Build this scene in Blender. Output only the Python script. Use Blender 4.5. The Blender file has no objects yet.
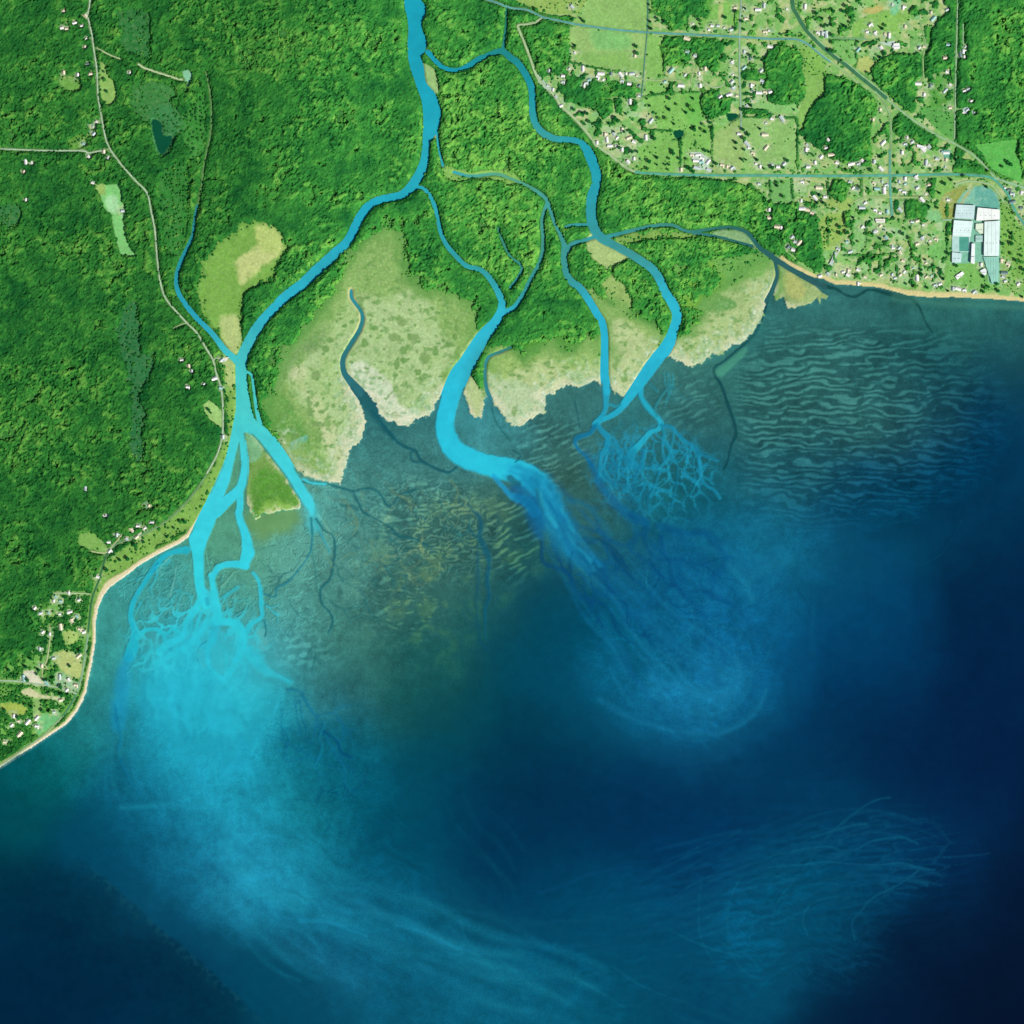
import bpy, math, random
import numpy as np
random.seed(7)
RNG = np.random.default_rng(7)
R = math.radians
SC = bpy.context.scene
COL = SC.collection

# ------------------------------------------------------------------ camera, sky, sun, exposure
S = 5.0                                   # metres per map unit; map u runs east, v runs south
CAM_H = 12000.0
cd = bpy.data.cameras.new('camera')
cam = bpy.data.objects.new('camera', cd); COL.objects.link(cam)
cam.location = (0, 0, CAM_H)
cd.sensor_width = 36.0
cd.lens = 36.0 * (CAM_H - 2.0) / (1024 * S)
cd.clip_start = 50.0; cd.clip_end = 200000.0
SC.camera = cam

SUN_EL, SUN_AZ = 41.0, 128.0              # azimuth clockwise from north: light comes from the south-east
wd = bpy.data.worlds.new('World'); SC.world = wd; wd.use_nodes = True
nt = wd.node_tree
bg = nt.nodes['Background']
sky = nt.nodes.new('ShaderNodeTexSky'); sky.sky_type = 'NISHITA'; sky.sun_disc = False
sky.sun_elevation = R(SUN_EL); sky.sun_rotation = R(SUN_AZ)
nt.links.new(sky.outputs[0], bg.inputs[0]); bg.inputs[1].default_value = 0.07
sd_ = bpy.data.lights.new('sun', 'SUN'); sd_.energy = 4.2; sd_.angle = R(0.5); sd_.color = (1.0, 0.94, 0.84)
sun = bpy.data.objects.new('sun', sd_); COL.objects.link(sun)
az, el = R(SUN_AZ), R(SUN_EL)
from mathutils import Vector
dirv = Vector((math.sin(az)*math.cos(el), math.cos(az)*math.cos(el), math.sin(el)))
sun.rotation_euler = dirv.to_track_quat('Z', 'Y').to_euler()
SC.view_settings.view_transform = 'Standard'; SC.view_settings.look = 'None'
SC.view_settings.exposure = 0.60; SC.view_settings.gamma = 1.0
SC.view_settings.use_curve_mapping = False
SC.render.engine = 'CYCLES'
SC.cycles.max_bounces = 5; SC.cycles.diffuse_bounces = 2; SC.cycles.transparent_max_bounces = 6
SC.cycles.use_denoising = False

ALB = 0.66       # reflectance of a surface whose sunlit picture value is 1 at this exposure

# ------------------------------------------------------------------ map helpers
def lin(c):
    c = np.asarray(c, float) / 255.0
    return np.where(c <= 0.04045, c / 12.92, ((c + 0.055) / 1.055) ** 2.4)
def alb(c): return lin(c) * ALB
U0, U1 = -64, 1089
us = np.arange(U0, U1, dtype=np.float32); vs = np.arange(U0, U1, dtype=np.float32)
U, V = np.meshgrid(us, vs); N = len(us)
def WX(u): return (u - 512) * S
def WY(v): return (512 - v) * S

_p = np.random.default_rng(3)
GR = _p.normal(size=(64, 256, 256, 2)).astype(np.float32)[:24]
GR /= np.linalg.norm(GR, axis=-1, keepdims=True)
def perlin(x, y, seed=0):
    g = GR[seed % 24]
    x = x + 13.7 * (seed // 24); xi = np.floor(x).astype(np.int32); yi = np.floor(y).astype(np.int32)
    fx = x - xi; fy = y - yi
    def dot(i, j):
        gg = g[(yi + j) & 255, (xi + i) & 255]
        return gg[..., 0] * (fx - i) + gg[..., 1] * (fy - j)
    sx = fx * fx * fx * (fx * (fx * 6 - 15) + 10); sy = fy * fy * fy * (fy * (fy * 6 - 15) + 10)
    a = dot(0, 0); b = dot(1, 0); c = dot(0, 1); d = dot(1, 1)
    return ((a + sx * (b - a)) * (1 - sy) + (c + sx * (d - c)) * sy) * 1.45
def fbm(x, y, o=4, seed=0):
    t = 0; a = 1; n = 0
    for i in range(o):
        t = t + a * perlin(x, y, seed + i); n += a; a *= 0.5; x = x * 2.03 + 5.1; y = y * 2.03 + 9.7
    return t / n * 1.3
def sstep(a, b, x):
    t = np.clip((x - a) / (b - a), 0, 1); return t * t * (3 - 2 * t)

def smooth(pts, k=5, closed=False):
    p = np.array(pts, float); n = len(p)
    if n < 3: return p
    out = []
    rng = range(n if closed else n - 1)
    for i in rng:
        g = lambda j: p[j % n] if closed else p[min(max(j, 0), n - 1)]
        a, b, c, d = g(i - 1), g(i), g(i + 1), g(i + 2)
        for t in np.linspace(0, 1, k, endpoint=False):
            out.append(0.5 * (2*b + (c - a)*t + (2*a - 5*b + 4*c - d)*t*t + (3*b - a - 3*c + d)*t**3))
    if not closed: out.append(p[-1])
    return np.array(out)

def line_dist(pts, rad, field=None, width=False):
    """distance to a polyline on the grid (to its edge when the points carry half-widths), clipped at rad"""
    f = np.full((N, N), float(rad), np.float32) if field is None else field
    p = np.asarray(pts, float)
    for a, b in zip(p[:-1], p[1:]):
        w = max(a[2], b[2]) if width else 0
        x0 = int(max(min(a[0], b[0]) - rad - w - U0, 0)); x1 = int(min(max(a[0], b[0]) + rad + w + 2 - U0, N))
        y0 = int(max(min(a[1], b[1]) - rad - w - U0, 0)); y1 = int(min(max(a[1], b[1]) + rad + w + 2 - U0, N))
        if x1 <= x0 or y1 <= y0: continue
        uu = U[y0:y1, x0:x1]; vv = V[y0:y1, x0:x1]
        d = b[:2] - a[:2]; L = d @ d + 1e-9
        t = np.clip(((uu - a[0]) * d[0] + (vv - a[1]) * d[1]) / L, 0, 1)
        q = np.hypot(uu - a[0] - t * d[0], vv - a[1] - t * d[1])
        if width: q = q - (a[2] + t * (b[2] - a[2]))
        np.minimum(f[y0:y1, x0:x1], q, out=f[y0:y1, x0:x1])
    return f

def poly_sd(poly, rad=24):
    """signed distance, positive inside"""
    p = np.asarray(poly, float)
    ins = np.zeros((N, N), bool)
    y0 = int(max(p[:, 1].min() - U0, 0)); y1 = int(min(p[:, 1].max() + 2 - U0, N))
    x0 = int(max(p[:, 0].min() - U0, 0)); x1 = int(min(p[:, 0].max() + 2 - U0, N))
    uu = U[y0:y1, x0:x1]; vv = V[y0:y1, x0:x1]; m = np.zeros(uu.shape, bool)
    q = np.roll(p, -1, 0)
    for a, b in zip(p, q):
        if a[1] == b[1]: continue
        c = (a[1] > vv) != (b[1] > vv)
        m ^= c & (uu < (b[0] - a[0]) * (vv - a[1]) / (b[1] - a[1]) + a[0])
    ins[y0:y1, x0:x1] = m
    d = line_dist(np.vstack([p, p[:1]]), rad)
    return np.where(ins, d, -d)

# shared noises
n_lo = fbm(U / 90, V / 90, 3, 1); n_md = fbm(U / 26, V / 26, 3, 4); n_hi = fbm(U / 7, V / 7, 3, 7); n_px = fbm(U / 2.6, V / 2.6, 2, 11)

# ------------------------------------------------------------------ traced map data
LAND = [(1500,306),(1100,303),(1024,301),(988,298.5),(955,297),(928,297),(908,295),(893,291),(878,287),(853,285),(835,284),(824,279),(813,277),
 (815,286),(821,292),(828,296),(826,299),(821,298),(820,303),(817,297),(812,302),(805,305),(799,306),(790,308.5),(786,303),(783,298),(775,302),(774,292),
 (767,301),(764,308),(762,316),(754,329),(744,341),(738,344),(732,343),(727,350),(722,353.5),(717,354),(712,352),(708,357),(704,359),(700,363),(692,366),(687,366),
 (682,363.5),(675,359),(669,356),(660,358),(645,380),(634,389),(629,393),(624.5,396),(617,394),(609.5,386),(605,380),(601,384),(597,381),(587,382),(579,388),(572,385),(564,386),(554,392),(546,393),(543,397),(545,404),
 (544,411),(540,414),(534,418),(526,423),(519,426),(511,424),(498,411),(490,399),(484,393),(485,406),(481,416),(475,418),(470,411),(466,398),(463,388),
 (446,391),(440,397),(436,401),(431,411),(426,416),(416,419),(408,425),(401,426),(394,423),(388,421),(380,413.5),(376,403.5),(366,393.5),(356,382),(350,380),
 (353,391),(358,397),(361,404),(366,421),(363.5,433.5),(358,442),(352,446),(347,458),(344,471),(341,483),(334,482),(328,481),(310,478),(303,476),(290,466),
 (275,445),(252,425),(240,425),(236,436),(233,445),(230,453.5),(221,473.5),(212,493.5),(206,511),(197,525),(190,536),(180,543),(160,553),(140,564.5),(125,576),(110,587),(103,596),
 (98,608),(96,620),(95,644),(91,667),(88,680),(86,692),(82,702),(77,711),(71,719),(65,725),(50,735),(32,747),(15,757),(0,767),(-70,800),(-500,900),(-500,-500),(1500,-500)]
ISLAND = [(243,425),(252,434),(262,447),(275,463),(287,479),(296,493),(302,500),(298,506),(288,508),(276,509),(266,514),(258,518),(252,516),(249,510),(247,500),(247,480),(247,460),(244,440)]
# rivers: (u, v, half width)
RIV = [
 [(411,-70,9),(412.7,0,8),(416,10,9.5),(414.7,20,6.4),(415.5,32,6.6),(417,44,9),(414.3,56,5.8),(417,67,6),(420,80,4.7),(423,88,5),(428.5,97,7),(431.7,110,8.3),(431.7,120,8),(430,130,6.5),(426.8,140,3.6),(425.5,150,3.2),(424.5,160,3.6),(421.5,170,4.2),(416,180,4.3),(409,189,4),(401,195,3.4),(391,197.3,3.2),(378.5,200,3.2),(368.5,206,3.6),(360,217,3.8),(353.5,230,3.8),(347,242,3.8),(336,252,4.2),(330,258,4.6),(316,271,4.8),(301,285,4.6),(286,296,4.3),(273.5,308.5,4),(262,321,4.2),(254,333,4.6),(246,348,4.6),(241.5,360,5),(241,376,5),(242.5,396,6),(244.5,414,7.2),(250,425,6.5),(258.5,431,6),(269,442,6.6),(281,458.5,6.4),(291,473.5,5.2),(300,488.5,5.2),(308,501,5),(311.5,509,3),(312,516,1)],
 [(241,414,5),(238,430,5),(234,445,4),(230,461,4.2),(223,482,6),(214,502,6.5),(207,520,8.5),(198,540,8.5)],
 [(243,420,5),(241,434,3),(244,456,3.4),(244,472,3.6),(240,488,4.6),(228,500,5.5),(216,512,6)],
 [(240,488,3.5),(240,506,3.6),(239,516,3.6),(246,537,4.6),(248,553,6.4)],
 [(428,52,2),(441,66,1.6),(456,70,1.5),(468.5,65.5,2),(478.5,59,2.2),(490,54,1.8),(502,51,2.4),(511,58,2.8),(517,62,2.8),(524.5,72.5,2.8),(531,86,2.8),(532.5,100,2.8),(532.5,112,2.8),(536,125,3),(544.5,134,3),(557,139,2.5),(574.5,140,2.2),(583,145,3),(589.5,155,4.4),(596,172.5,4.2),(596,183,4),(592,198,4.6),(591,212.5,4.4),(594,228,4.2),(601,237.5,4),(612,244,3.4),(627,252,3.4),(640,260,3.4),(652,268.5,3.6),(660,280,3.8),(665,292,4),(672,302,4.4),(677,316,4.2),(673,331,4.2),(667,346,5.4),(652,366,6),(640,383,5.2),(630,396,3.6),(624.5,404,3)],
 [(598,236,1.2),(585,240,1.1),(572,244,1.6),(566,252,2.2)],
 [(564.5,246,2.2),(564,258,2.5),(566,273,2.5),(572,282,2.8),(580,288,3),(590,302,3),(597,314,3),(602,322,3),(604.5,335,3),(604.5,356,3.2),(604.5,374,3.3),(607,392,3.4)],
 [(454,172,.9),(471,176,.9),(496,174,1),(512,179,.9),(530,187,1),(543,196,1.3),(548,203,1.2),(554,222,.9),(560,234,1.3),(564.5,246,2)],
 [(547,203,.9),(542,220,1),(543,240,1.2),(541,258,1.3),(531,278.5,1.3),(524,292,1.4),(515,306,1.7),(505,312,2)],
 [(411,190,1),(422,187.5,.9),(431,197.5,1.4),(436.5,212.5,1.3),(440,230,1.4),(446,244,1.5),(455,255,1.8),(466,265.5,1.7),(481,270,1.9),(491,280,2.3),(499,294,2.6),(502,306,3.2),(496,321,4.2),(482,338,6),(468.5,361,7.6),(459,376,9),(451,396,9),(446,416,8.6)],
 [(197,205,.3),(195,215,.7),(192.5,235,.9),(186,250,1.4),(180,263.5,1.6),(176,280,1.5),(180,296,1.7),(195,316,2),(212,333.5,2.1),(225,350,2.6),(237,361,3)],
 [(351,290,.7),(352,298.5,1.1),(362,313.5,1.2),(360,328.5,1.5),(350,345,1.5),(343,358.5,1.7),(344,372,1.9),(351,382,2.6),(360,393,4)],
 [(247,372,.8),(252,376,.7),(254,392,.9),(257,412,1),(262,430,1.4)],
 [(601,237,1.2),(612,235.5,1.2),(629.5,231,1.1),(652,226,1.2),(672,225,1.1),(689,231.5,.9),(717,228,.8),(732,227.5,.9),(747,232.5,1.3),(759.5,247.5,1.5),(767,253,1.8),(778,261,2),(795,271.5,2),(813,281,2.2),(825,287,2)],
 [(693,233,.7),(715,236,.6),(735,241,.6),(752,246,.8)],
 [(772,254,1),(776,266,1),(777,276,1),(773,288,1.1),(767,301,1.5)],
 [(511,347,.6),(500,352,.7),(488.5,357,.8),(485,368,.8),(486,386,.8),(491,400,.8)],
 [(565,227,.6),(572,225,.7),(590,224.5,.6)],
 [(506,8,.4),(506,25,.5),(503,49,.8)],
 [(303,479,1),(312,483,1.2),(326,484,1)],
 [(437,128,.5),(437.5,138,.6),(439,150,.5),(443,166,.5)],
 [(498,228,.4),(502,240,.6),(510,256,.6),(520,264,.7),(521,272,.6),(510,288,.6)],
]
RIVC = [(412,-40,28,165,190),(412,30,28,165,190),(430,110,32,175,200),(420,170,32,172,195),(360,220,36,172,200),(300,290,45,190,218),(243,400,66,220,232),(285,465,64,218,230),(310,510,70,205,215),(220,490,66,208,225),(245,540,50,205,222),(205,545,55,210,225),
 (450,66,24,145,165),(530,90,26,155,172),(590,190,20,162,185),(670,310,45,188,215),(640,380,42,182,210),(600,340,42,180,212),(605,390,35,165,190),(480,300,48,190,215),(498,318,48,190,218),(482,338,48,192,220),(470,356,48,193,220),(458,376,46,194,221),(450,396,44,194,222),(605,360,42,180,212),(450,420,42,195,222),(436,215,40,165,180),(195,310,42,165,190),(186,250,40,140,145),(208,100,60,125,85),(208,140,60,125,85),
 (545,230,75,155,140),(500,176,100,170,120),(350,310,50,125,115),(345,365,45,110,120),(355,388,40,95,105),(256,400,85,180,150),(650,226,70,140,120),(745,232,45,110,100),(800,272,50,95,95),(775,280,40,95,100),(487,370,60,110,100),(500,352,58,118,88),(511,346,58,118,88),(485,390,50,108,105),(492,356,58,118,92),(506,25,40,115,80),(505,250,50,130,100),(530,280,50,150,150)]
# open water and flats: (u, v, r, g, b)
SEA = [(1000,600,0,34,66),(1000,700,0,32,68),(1000,900,0,22,50),(900,960,0,20,48),(1020,1020,0,16,42),(850,700,0,42,78),(900,500,0,62,92),(1000,450,2,58,90),(1010,520,0,46,76),(1000,340,12,68,85),(1060,340,12,64,82),(920,330,22,80,84),(940,360,12,72,84),(850,310,48,108,106),(800,340,50,112,108),(760,360,46,106,104),(1010,307,58,128,116),(940,303,60,128,116),(850,400,52,112,108),(780,420,52,110,106),(900,400,42,102,106),(960,480,0,56,88),(800,470,26,90,102),(850,500,8,72,102),(740,400,42,100,98),(720,370,60,130,120),(700,420,42,97,102),
 (760,540,20,113,143),(720,520,14,95,122),(790,560,17,105,138),(740,600,13,102,142),(700,560,10,92,132),(830,560,6,80,115),(850,620,0,65,106),(760,660,5,85,130),(720,690,20,115,155),(700,722,15,100,140),(650,690,10,100,135),(620,660,5,88,118),(620,720,5,76,106),(560,640,0,74,100),(520,620,0,68,88),(780,760,0,52,86),(700,780,0,45,80),(560,740,0,58,80),(460,720,2,70,84),(420,660,24,92,90),(400,600,56,110,102),(440,560,60,112,102),(480,520,60,108,98),(520,540,30,94,94),(480,600,26,92,90),(480,570,50,100,94),(400,690,20,84,84),(350,650,58,122,112),(320,600,68,133,124),(280,560,98,168,152),(300,540,92,165,152),(280,620,75,155,155),(270,650,80,170,175),(340,570,78,138,128),
 (220,652,64,168,172),(165,650,52,160,168),(262,650,72,168,168),(210,690,46,192,208),(160,680,36,172,194),(200,720,36,178,198),(160,700,34,176,202),(260,700,40,170,186),(230,780,30,157,182),(160,780,16,116,144),(130,720,20,116,138),(100,700,48,140,135),(110,620,60,148,140),(100,660,50,142,135),(85,740,18,116,120),(60,770,6,100,105),(20,800,0,78,88),(30,775,6,95,98),(120,800,12,94,120),(150,880,8,80,110),(200,860,16,106,138),(240,870,35,148,180),(260,890,33,146,178),(300,870,20,126,150),(300,800,16,116,132),(310,740,12,112,132),(340,740,8,95,115),(350,780,5,90,112),(400,800,0,76,98),(400,870,0,76,102),(350,910,14,104,132),(330,950,16,92,122),(400,930,12,94,122),(450,960,8,86,112),(500,1000,10,95,122),(400,1000,10,90,117),(300,990,4,72,98),(220,960,3,64,92),(260,1010,0,70,95),(50,900,0,50,76),(50,980,0,38,66),(150,980,0,44,74),(20,1010,0,34,60),(100,850,0,70,100),(480,850,0,50,82),(520,880,0,50,82),(560,930,0,70,102),(640,940,0,76,108),(600,1000,5,86,112),(700,1010,0,62,92),(740,930,5,86,120),(760,960,5,88,118),(800,900,0,80,110),(820,950,0,65,95),(840,830,0,58,92),(880,860,0,62,96),(700,860,0,52,92),(640,820,0,46,84),(600,800,0,46,78),(500,780,0,48,78),(550,790,0,40,72),(950,850,0,45,84),(960,780,0,28,64),(900,780,0,36,72),(850,1000,0,28,60),
 (420,460,62,124,122),(380,480,66,130,124),(370,420,42,105,108),(330,500,88,163,155),(350,540,74,138,130),(400,520,66,122,114),(540,440,60,114,106),(580,420,52,112,112),(560,400,58,115,110),(580,480,58,102,90),(520,440,58,120,122),(690,400,62,120,114),(700,460,28,90,98),(640,440,44,114,118),(640,490,18,92,100),(560,520,40,92,90),(600,500,48,92,86),(580,540,24,92,104),(690,495,12,92,105),(500,430,64,145,150),(480,425,60,140,145),
 (160,600,66,152,148),(190,590,70,158,152),(150,620,66,152,148),(225,535,80,150,120),(235,470,85,155,125),(240,600,66,150,140),(150,565,58,155,152),(180,575,72,158,148),(330,690,45,110,115),(300,670,60,140,142),(240,580,80,150,130),(1060,600,0,36,70),(1060,900,0,18,44),(600,1060,5,84,110),(200,1060,0,50,78),(-40,820,0,70,82),(-40,950,0,38,66),(850,1060,0,22,50)]
# sediment channels and streaks in the sea: (points with half width, colour, strength, softness)
CH = [
 ([(256,522,9),(278,522,12),(290,516,9)],(108,160,96),.85,7),([(262,536,6)]*2,(112,160,96),.5,6),([(198,704,26),(192,730,32)],(40,184,205),.42,32),
 ([(152,645,11)]*2,(66,158,158),.6,3),([(222,652,12),(222,664,10)],(68,170,162),.8,3),([(200,652,4),(204,664,4)],(70,165,158),.7,2),([(262,634,5),(264,646,4)],(92,180,175),.6,2),
 ([(198,540,9),(198,552,5.8),(198.6,566,5),(199,579,5),(201.5,595,4.4),(206,606,4)],(52,210,224),.97,1),([(211,575,2.5),(214,591,3),(217,608,4),(217,620,4.2)],(52,208,222),.95,1),([(203,590,3),(210,598,3.4),(216,612,4)],(52,206,222),.8,1.2),
 ([(206,577,.8),(207.5,581,1)],(50,150,150),.85,.7),([(206.5,599,1.6),(207.5,604,1.8)],(44,170,190),.8,1),([(211,614,1),(212.5,614.5,1)],(60,165,165),.7,.7),
 ([(199.6,602,4),(194,612,3.6),(187,621,2.6),(184,632,2.4),(181,638,3),(168,644,3.6),(160,652,4)],(50,205,220),.92,1),([(192,622,2),(190,632,2.4)],(48,175,185),.75,1.2),([(201,612,1.4),(198,622,1.6),(196,630,2)],(50,200,215),.8,1),
 ([(217,620,4.2),(205.5,624,3.6),(199.6,634,3.4),(188,646,4),(175,654,3.4),(164,659,2),(155,664,1)],(50,206,220),.85,3),([(215,626,4),(214,634,4),(212,642,3)],(42,182,202),.7,2),
 ([(212,640,2.4),(208,650,1.8),(207,658,1.8),(209,666,1.8),(217,675,2),(225,681,2.6)],(50,200,214),.85,1),([(217,621,4),(226,622,3.6),(235,624,4),(243,633,4),(242,647,4),(236,662,3),(227,677,3)],(50,206,220),.92,1.2),
 ([(242,645,4),(254,657,5.5),(266,671,4),(280,677,2),(290,682,1)],(46,190,206),.75,3),([(244,655,2),(246,670,2)],(54,190,198),.5,2),([(226,654,1),(226,668,1.2),(226,678,1.5)],(56,198,205),.7,1.2),([(219,650,.8),(223,664,.8)],(90,190,180),.5,.8),
 ([(180,655,2),(182,664,1.5),(194,668,1.5),(201,664,1.5)],(56,190,198),.6,1.2),([(195,640,1.2),(200,645,1.4)],(50,195,208),.6,1),
 ([(248,553,6.5),(244,564,5)],(52,208,222),.95,1),([(246,566,3.6),(236,564,3.4),(225,565,3),(217,569,3),(213,577,2.4)],(52,206,222),.95,.9),
 ([(253,573,1.6),(258,580,1.6),(260.5,590,2),(261,605,2),(262,615,1.8),(258,620,1.8),(251,624,2),(247,632,2.6)],(46,192,208),.9,.8),
 ([(186,550,4),(177,551,2.4),(168,554,2.4),(160,560,2.6),(152,571,2.4),(146,580,2.2),(138,593,2.2),(132,606,2.4),(131,620,2.6),(135,631,3.6),(133,645,5),(129,657,5.5)],(32,180,200),.88,1),([(136,595,1),(142,612,1.2),(146,626,1.2)],(60,165,165),.5,1),([(141,602,1),(135,613,1)],(40,180,195),.6,.8),
 ([(128,658,4),(124,672,6),(122,690,7),(119,710,7),(118,725,5)],(25,150,190),.6,5),([(157,564,1.4),(152,572,1.6)],(20,140,180),.7,1),
 ([(138,637,3),(144,631,1.8),(155,629,1.8),(163,633,2),(168,633,1.4),(173,629,1.6),(179,633,1.8)],(42,192,206),.88,.8),([(163,634,1.8),(166,643,2),(162,652,2.4)],(44,192,206),.8,1),([(143,657,2),(150,653,1.6),(160,645,1.2)],(50,180,188),.6,1.2),([(172,632,.8),(175,634,.8)],(60,150,150),.7,.6),
 ([(220,599,1.4),(228,594,1.6),(238,587,1.4)],(44,182,196),.7,1),([(221,587,.7),(230,577,.7),(234,572,.5)],(120,200,175),.5,.7),([(176,566,.4),(174,580,.4),(170,596,.4)],(110,190,180),.5,.6),([(161,574,.4),(160,568,.4),(172,555,.4)],(110,200,185),.6,.6),([(205,550,.3),(207,562,.3),(211,574,.3)],(100,190,170),.5,.6),([(222,574,.3),(240,588,.4),(250,598,.3)],(95,175,160),.4,.7),
 # main plume of the west mouth
 ([(215,660,26),(205,690,34),(205,730,38),(218,775,30)],(34,172,198),.4,26),([(190,650,20),(172,668,22),(165,690,24)],(42,186,208),.45,22),([(240,660,16),(240,690,20)],(48,192,210),.4,20),
 ([(190,760,4),(202,790,3),(215,805,3),(228,828,5),(240,858,10),(262,886,10),(300,900,6)],(34,158,185),.45,10),([(120,808,1),(150,806,2),(178,805,2),(205,808,2),(222,820,3)],(28,145,172),.35,3),
 ([(262,886,4),(300,884,2),(330,890,2),(360,902,2),(390,918,2),(430,935,2),(460,950,2)],(28,135,165),.35,6),([(300,920,2),(330,922,1.5),(350,930,1),(366,936,1)],(24,135,170),.5,2),
 ([(280,940,8),(320,960,8),(360,985,8)],(26,112,142),.3,14),([(395,925,1),(420,933,1),(450,945,1),(480,955,1)],(22,125,160),.35,2.5),
 # central plume
 ([(446,414,8.6),(445,430,9),(450,444,9.5),(458,453,10),(473,460,10.5),(491,466,10.5),(511,470,11),(524,474,11),(536,482,11)],(42,195,220),.97,1.6),
 ([(516,472,8),(530,478,9),(542,487,10),(550,500,10),(556,512,8)],(36,172,208),.8,5),([(528,484,8),(540,500,11),(550,516,12),(560,532,11),(572,548,9),(588,562,6)],(22,136,180),.65,9),([(560,505,2),(570,520,3),(580,540,3)],(20,120,160),.4,5),([(538,490,2),(540,500,2.4),(544,510,2)],(36,112,120),.7,1.4),([(548,512,2),(553,520,2)],(30,115,130),.6,1.6),([(510,478,3),(518,484,3)],(34,100,110),.8,1.2),
 ([(541,488,1.5),(542,500,1.5),(548,514,1.6),(556,526,1.6)],(48,185,212),.7,2),([(494,476,2),(503,487,1.6),(512,496,3),(524,500,4),(535,512,5)],(30,160,205),.8,1.6),([(515,490,5),(528,505,6),(536,520,6),(540,535,4)],(10,95,150),.6,5),
 ([(566,500,1),(578,502,2),(590,508,2),(600,520,2),(610,535,2)],(18,115,145),.45,4),([(580,560,6),(600,580,8),(620,598,9),(645,615,8)],(12,98,138),.4,10),([(600,560,4),(630,590,6),(650,620,6),(690,660,6),(720,680,5)],(14,100,142),.4,10),
 ([(600,700,2),(625,715,2),(650,725,2),(690,733,2),(718,733,2),(742,724,2),(758,708,2),(766,690,1.5)],(22,118,155),.4,3),([(650,676,1),(668,684,2),(690,690,2.5),(712,696,3),(728,695,3),(738,685,2),(739,670,1.5),(734,655,1)],(24,122,162),.55,4),
 ([(655,692,10),(690,702,13),(722,694,11),(738,674,6)],(26,128,166),.5,13),([(600,668,14),(640,690,14)],(14,104,140),.35,16),([(630,712,20),(670,715,24),(710,705,22),(740,690,16)],(14,102,142),.3,20),
 # delta of the two eastern branches
 ([(632,393,4.5),(624,404,3.6),(617,412,2.8),(608,417,2.4),(600,420,2.8),(596,424,3.5)],(36,170,198),.95,1),([(606,390,3.4),(606,400,2.6),(605,410,2.2),(600,419,2.4)],(34,160,188),.9,1),([(609,404,1.5),(616,406,1.2),(621,405,1.5)],(32,150,172),.7,1),
 ([(640,384,3.6),(641,396,2.4),(646,405,2.3),(653,413,2.4),(658,418,2.4),(661,424,2.8),(658,429,2.4),(650,432,2.4),(645,438,2.8),(638,446,3),(632,452,3.4)],(36,168,194),.95,.9),
 ([(597,424,2),(602,431,2),(608,438,2.6),(607,446,2.4),(602,454,1.8),(600,464,1.6),(599,476,1.2)],(30,150,182),.9,.9),([(595,426,2),(590,433,2),(582,436,2.4),(577,438,2.4),(575,443,1.8),(580,451,1.6),(586,457,1.4),(592,466,2)],(16,120,160),.85,1),
 ([(585,452,1.6),(592,464,2.4),(598,480,3.2),(606,492,3.6),(618,505,4.2),(630,516,4.4),(645,522,4)],(8,98,148),.6,3.5),([(612,442,1.2),(617,446,1.2),(622,452,1.4),(618,458,1.4)],(28,140,170),.8,.8),([(607,447,1.2),(613,452,1.2),(612,460,1),(618,467,1.2),(626,468,1.2)],(26,135,168),.7,.8),
 ([(632,452,4),(630,460,5),(634,466,4)],(24,140,172),.7,3),([(644,450,1.4),(643,460,2),(638,472,1.4),(635,478,1.2)],(22,128,162),.7,1),([(605,458,1),(604,470,1),(608,480,1.2),(616,484,1)],(24,130,165),.7,.8),
 ([(661,425,1.6),(664,432,1.5),(664,441,1.5),(669,449,1.4),(669,456,1.4),(664,463,1.2),(659,468,1)],(26,140,165),.85,.8),([(674,430,1.2),(673,440,1.2),(670,450,1.2)],(26,135,160),.7,.8),([(669,457,1),(677,462,1),(683,458,1)],(24,130,155),.7,.8),
 ([(663,426,1.6),(672,427,1.5),(677,433,1.3),(684,440,1.4),(692,446,1.8),(698,452,2),(699,462,1.3),(700,476,1.1),(706,485,1),(714,490,1),(720,498,.9)],(26,136,168),.85,.9),([(674,441,1),(684,448,1.2),(692,449,1.4)],(26,132,160),.7,.8),([(698,453,1.4),(708,457,1.1),(718,461,1)],(24,126,155),.75,.8),
 ([(678,468,1.2),(677,482,1),(674,496,1),(672,510,1)],(18,112,140),.6,1.2),([(659,472,1),(655,486,1),(648,500,1),(650,512,1)],(18,112,140),.6,1.2),([(655,455,1),(652,466,1),(655,474,1)],(22,122,148),.6,1),
 ([(668,372,.8),(670,384,.8),(666,390,.8),(659,400,.8),(655,409,.9),(657,416,1.2)],(40,135,145),.7,.8),([(672,375,.6),(674,388,.6)],(42,140,150),.6,.7),([(650,384,.8),(658,392,.7)],(36,130,145),.6,.8),
 ([(615,470,14),(635,490,16)],(10,108,142),.35,14),
 # dark deep channels
 ([(542,542,1.2),(543,562,1.6),(557,568,1.4),(570,576,1.6),(575,590,1.6),(586,600,2),(602,604,1.4),(612,614,1.4),(617,630,1.2),(632,643,.8)],(4,72,118),.75*.8,1.4),([(578,546,3),(586,560,4),(600,575,4),(612,592,3)],(4,72,118),.6*.8,2.5),([(584,538,2),(592,542,3),(600,540,1.5),(612,552,5),(620,560,4),(626,570,1.5),(634,580,1.2)],(4,72,112),.6*.8,1.6),([(573,552,1.2),(570,562,1.4),(571,572,1.4)],(2,64,112),.6*.8,1.2),
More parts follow.
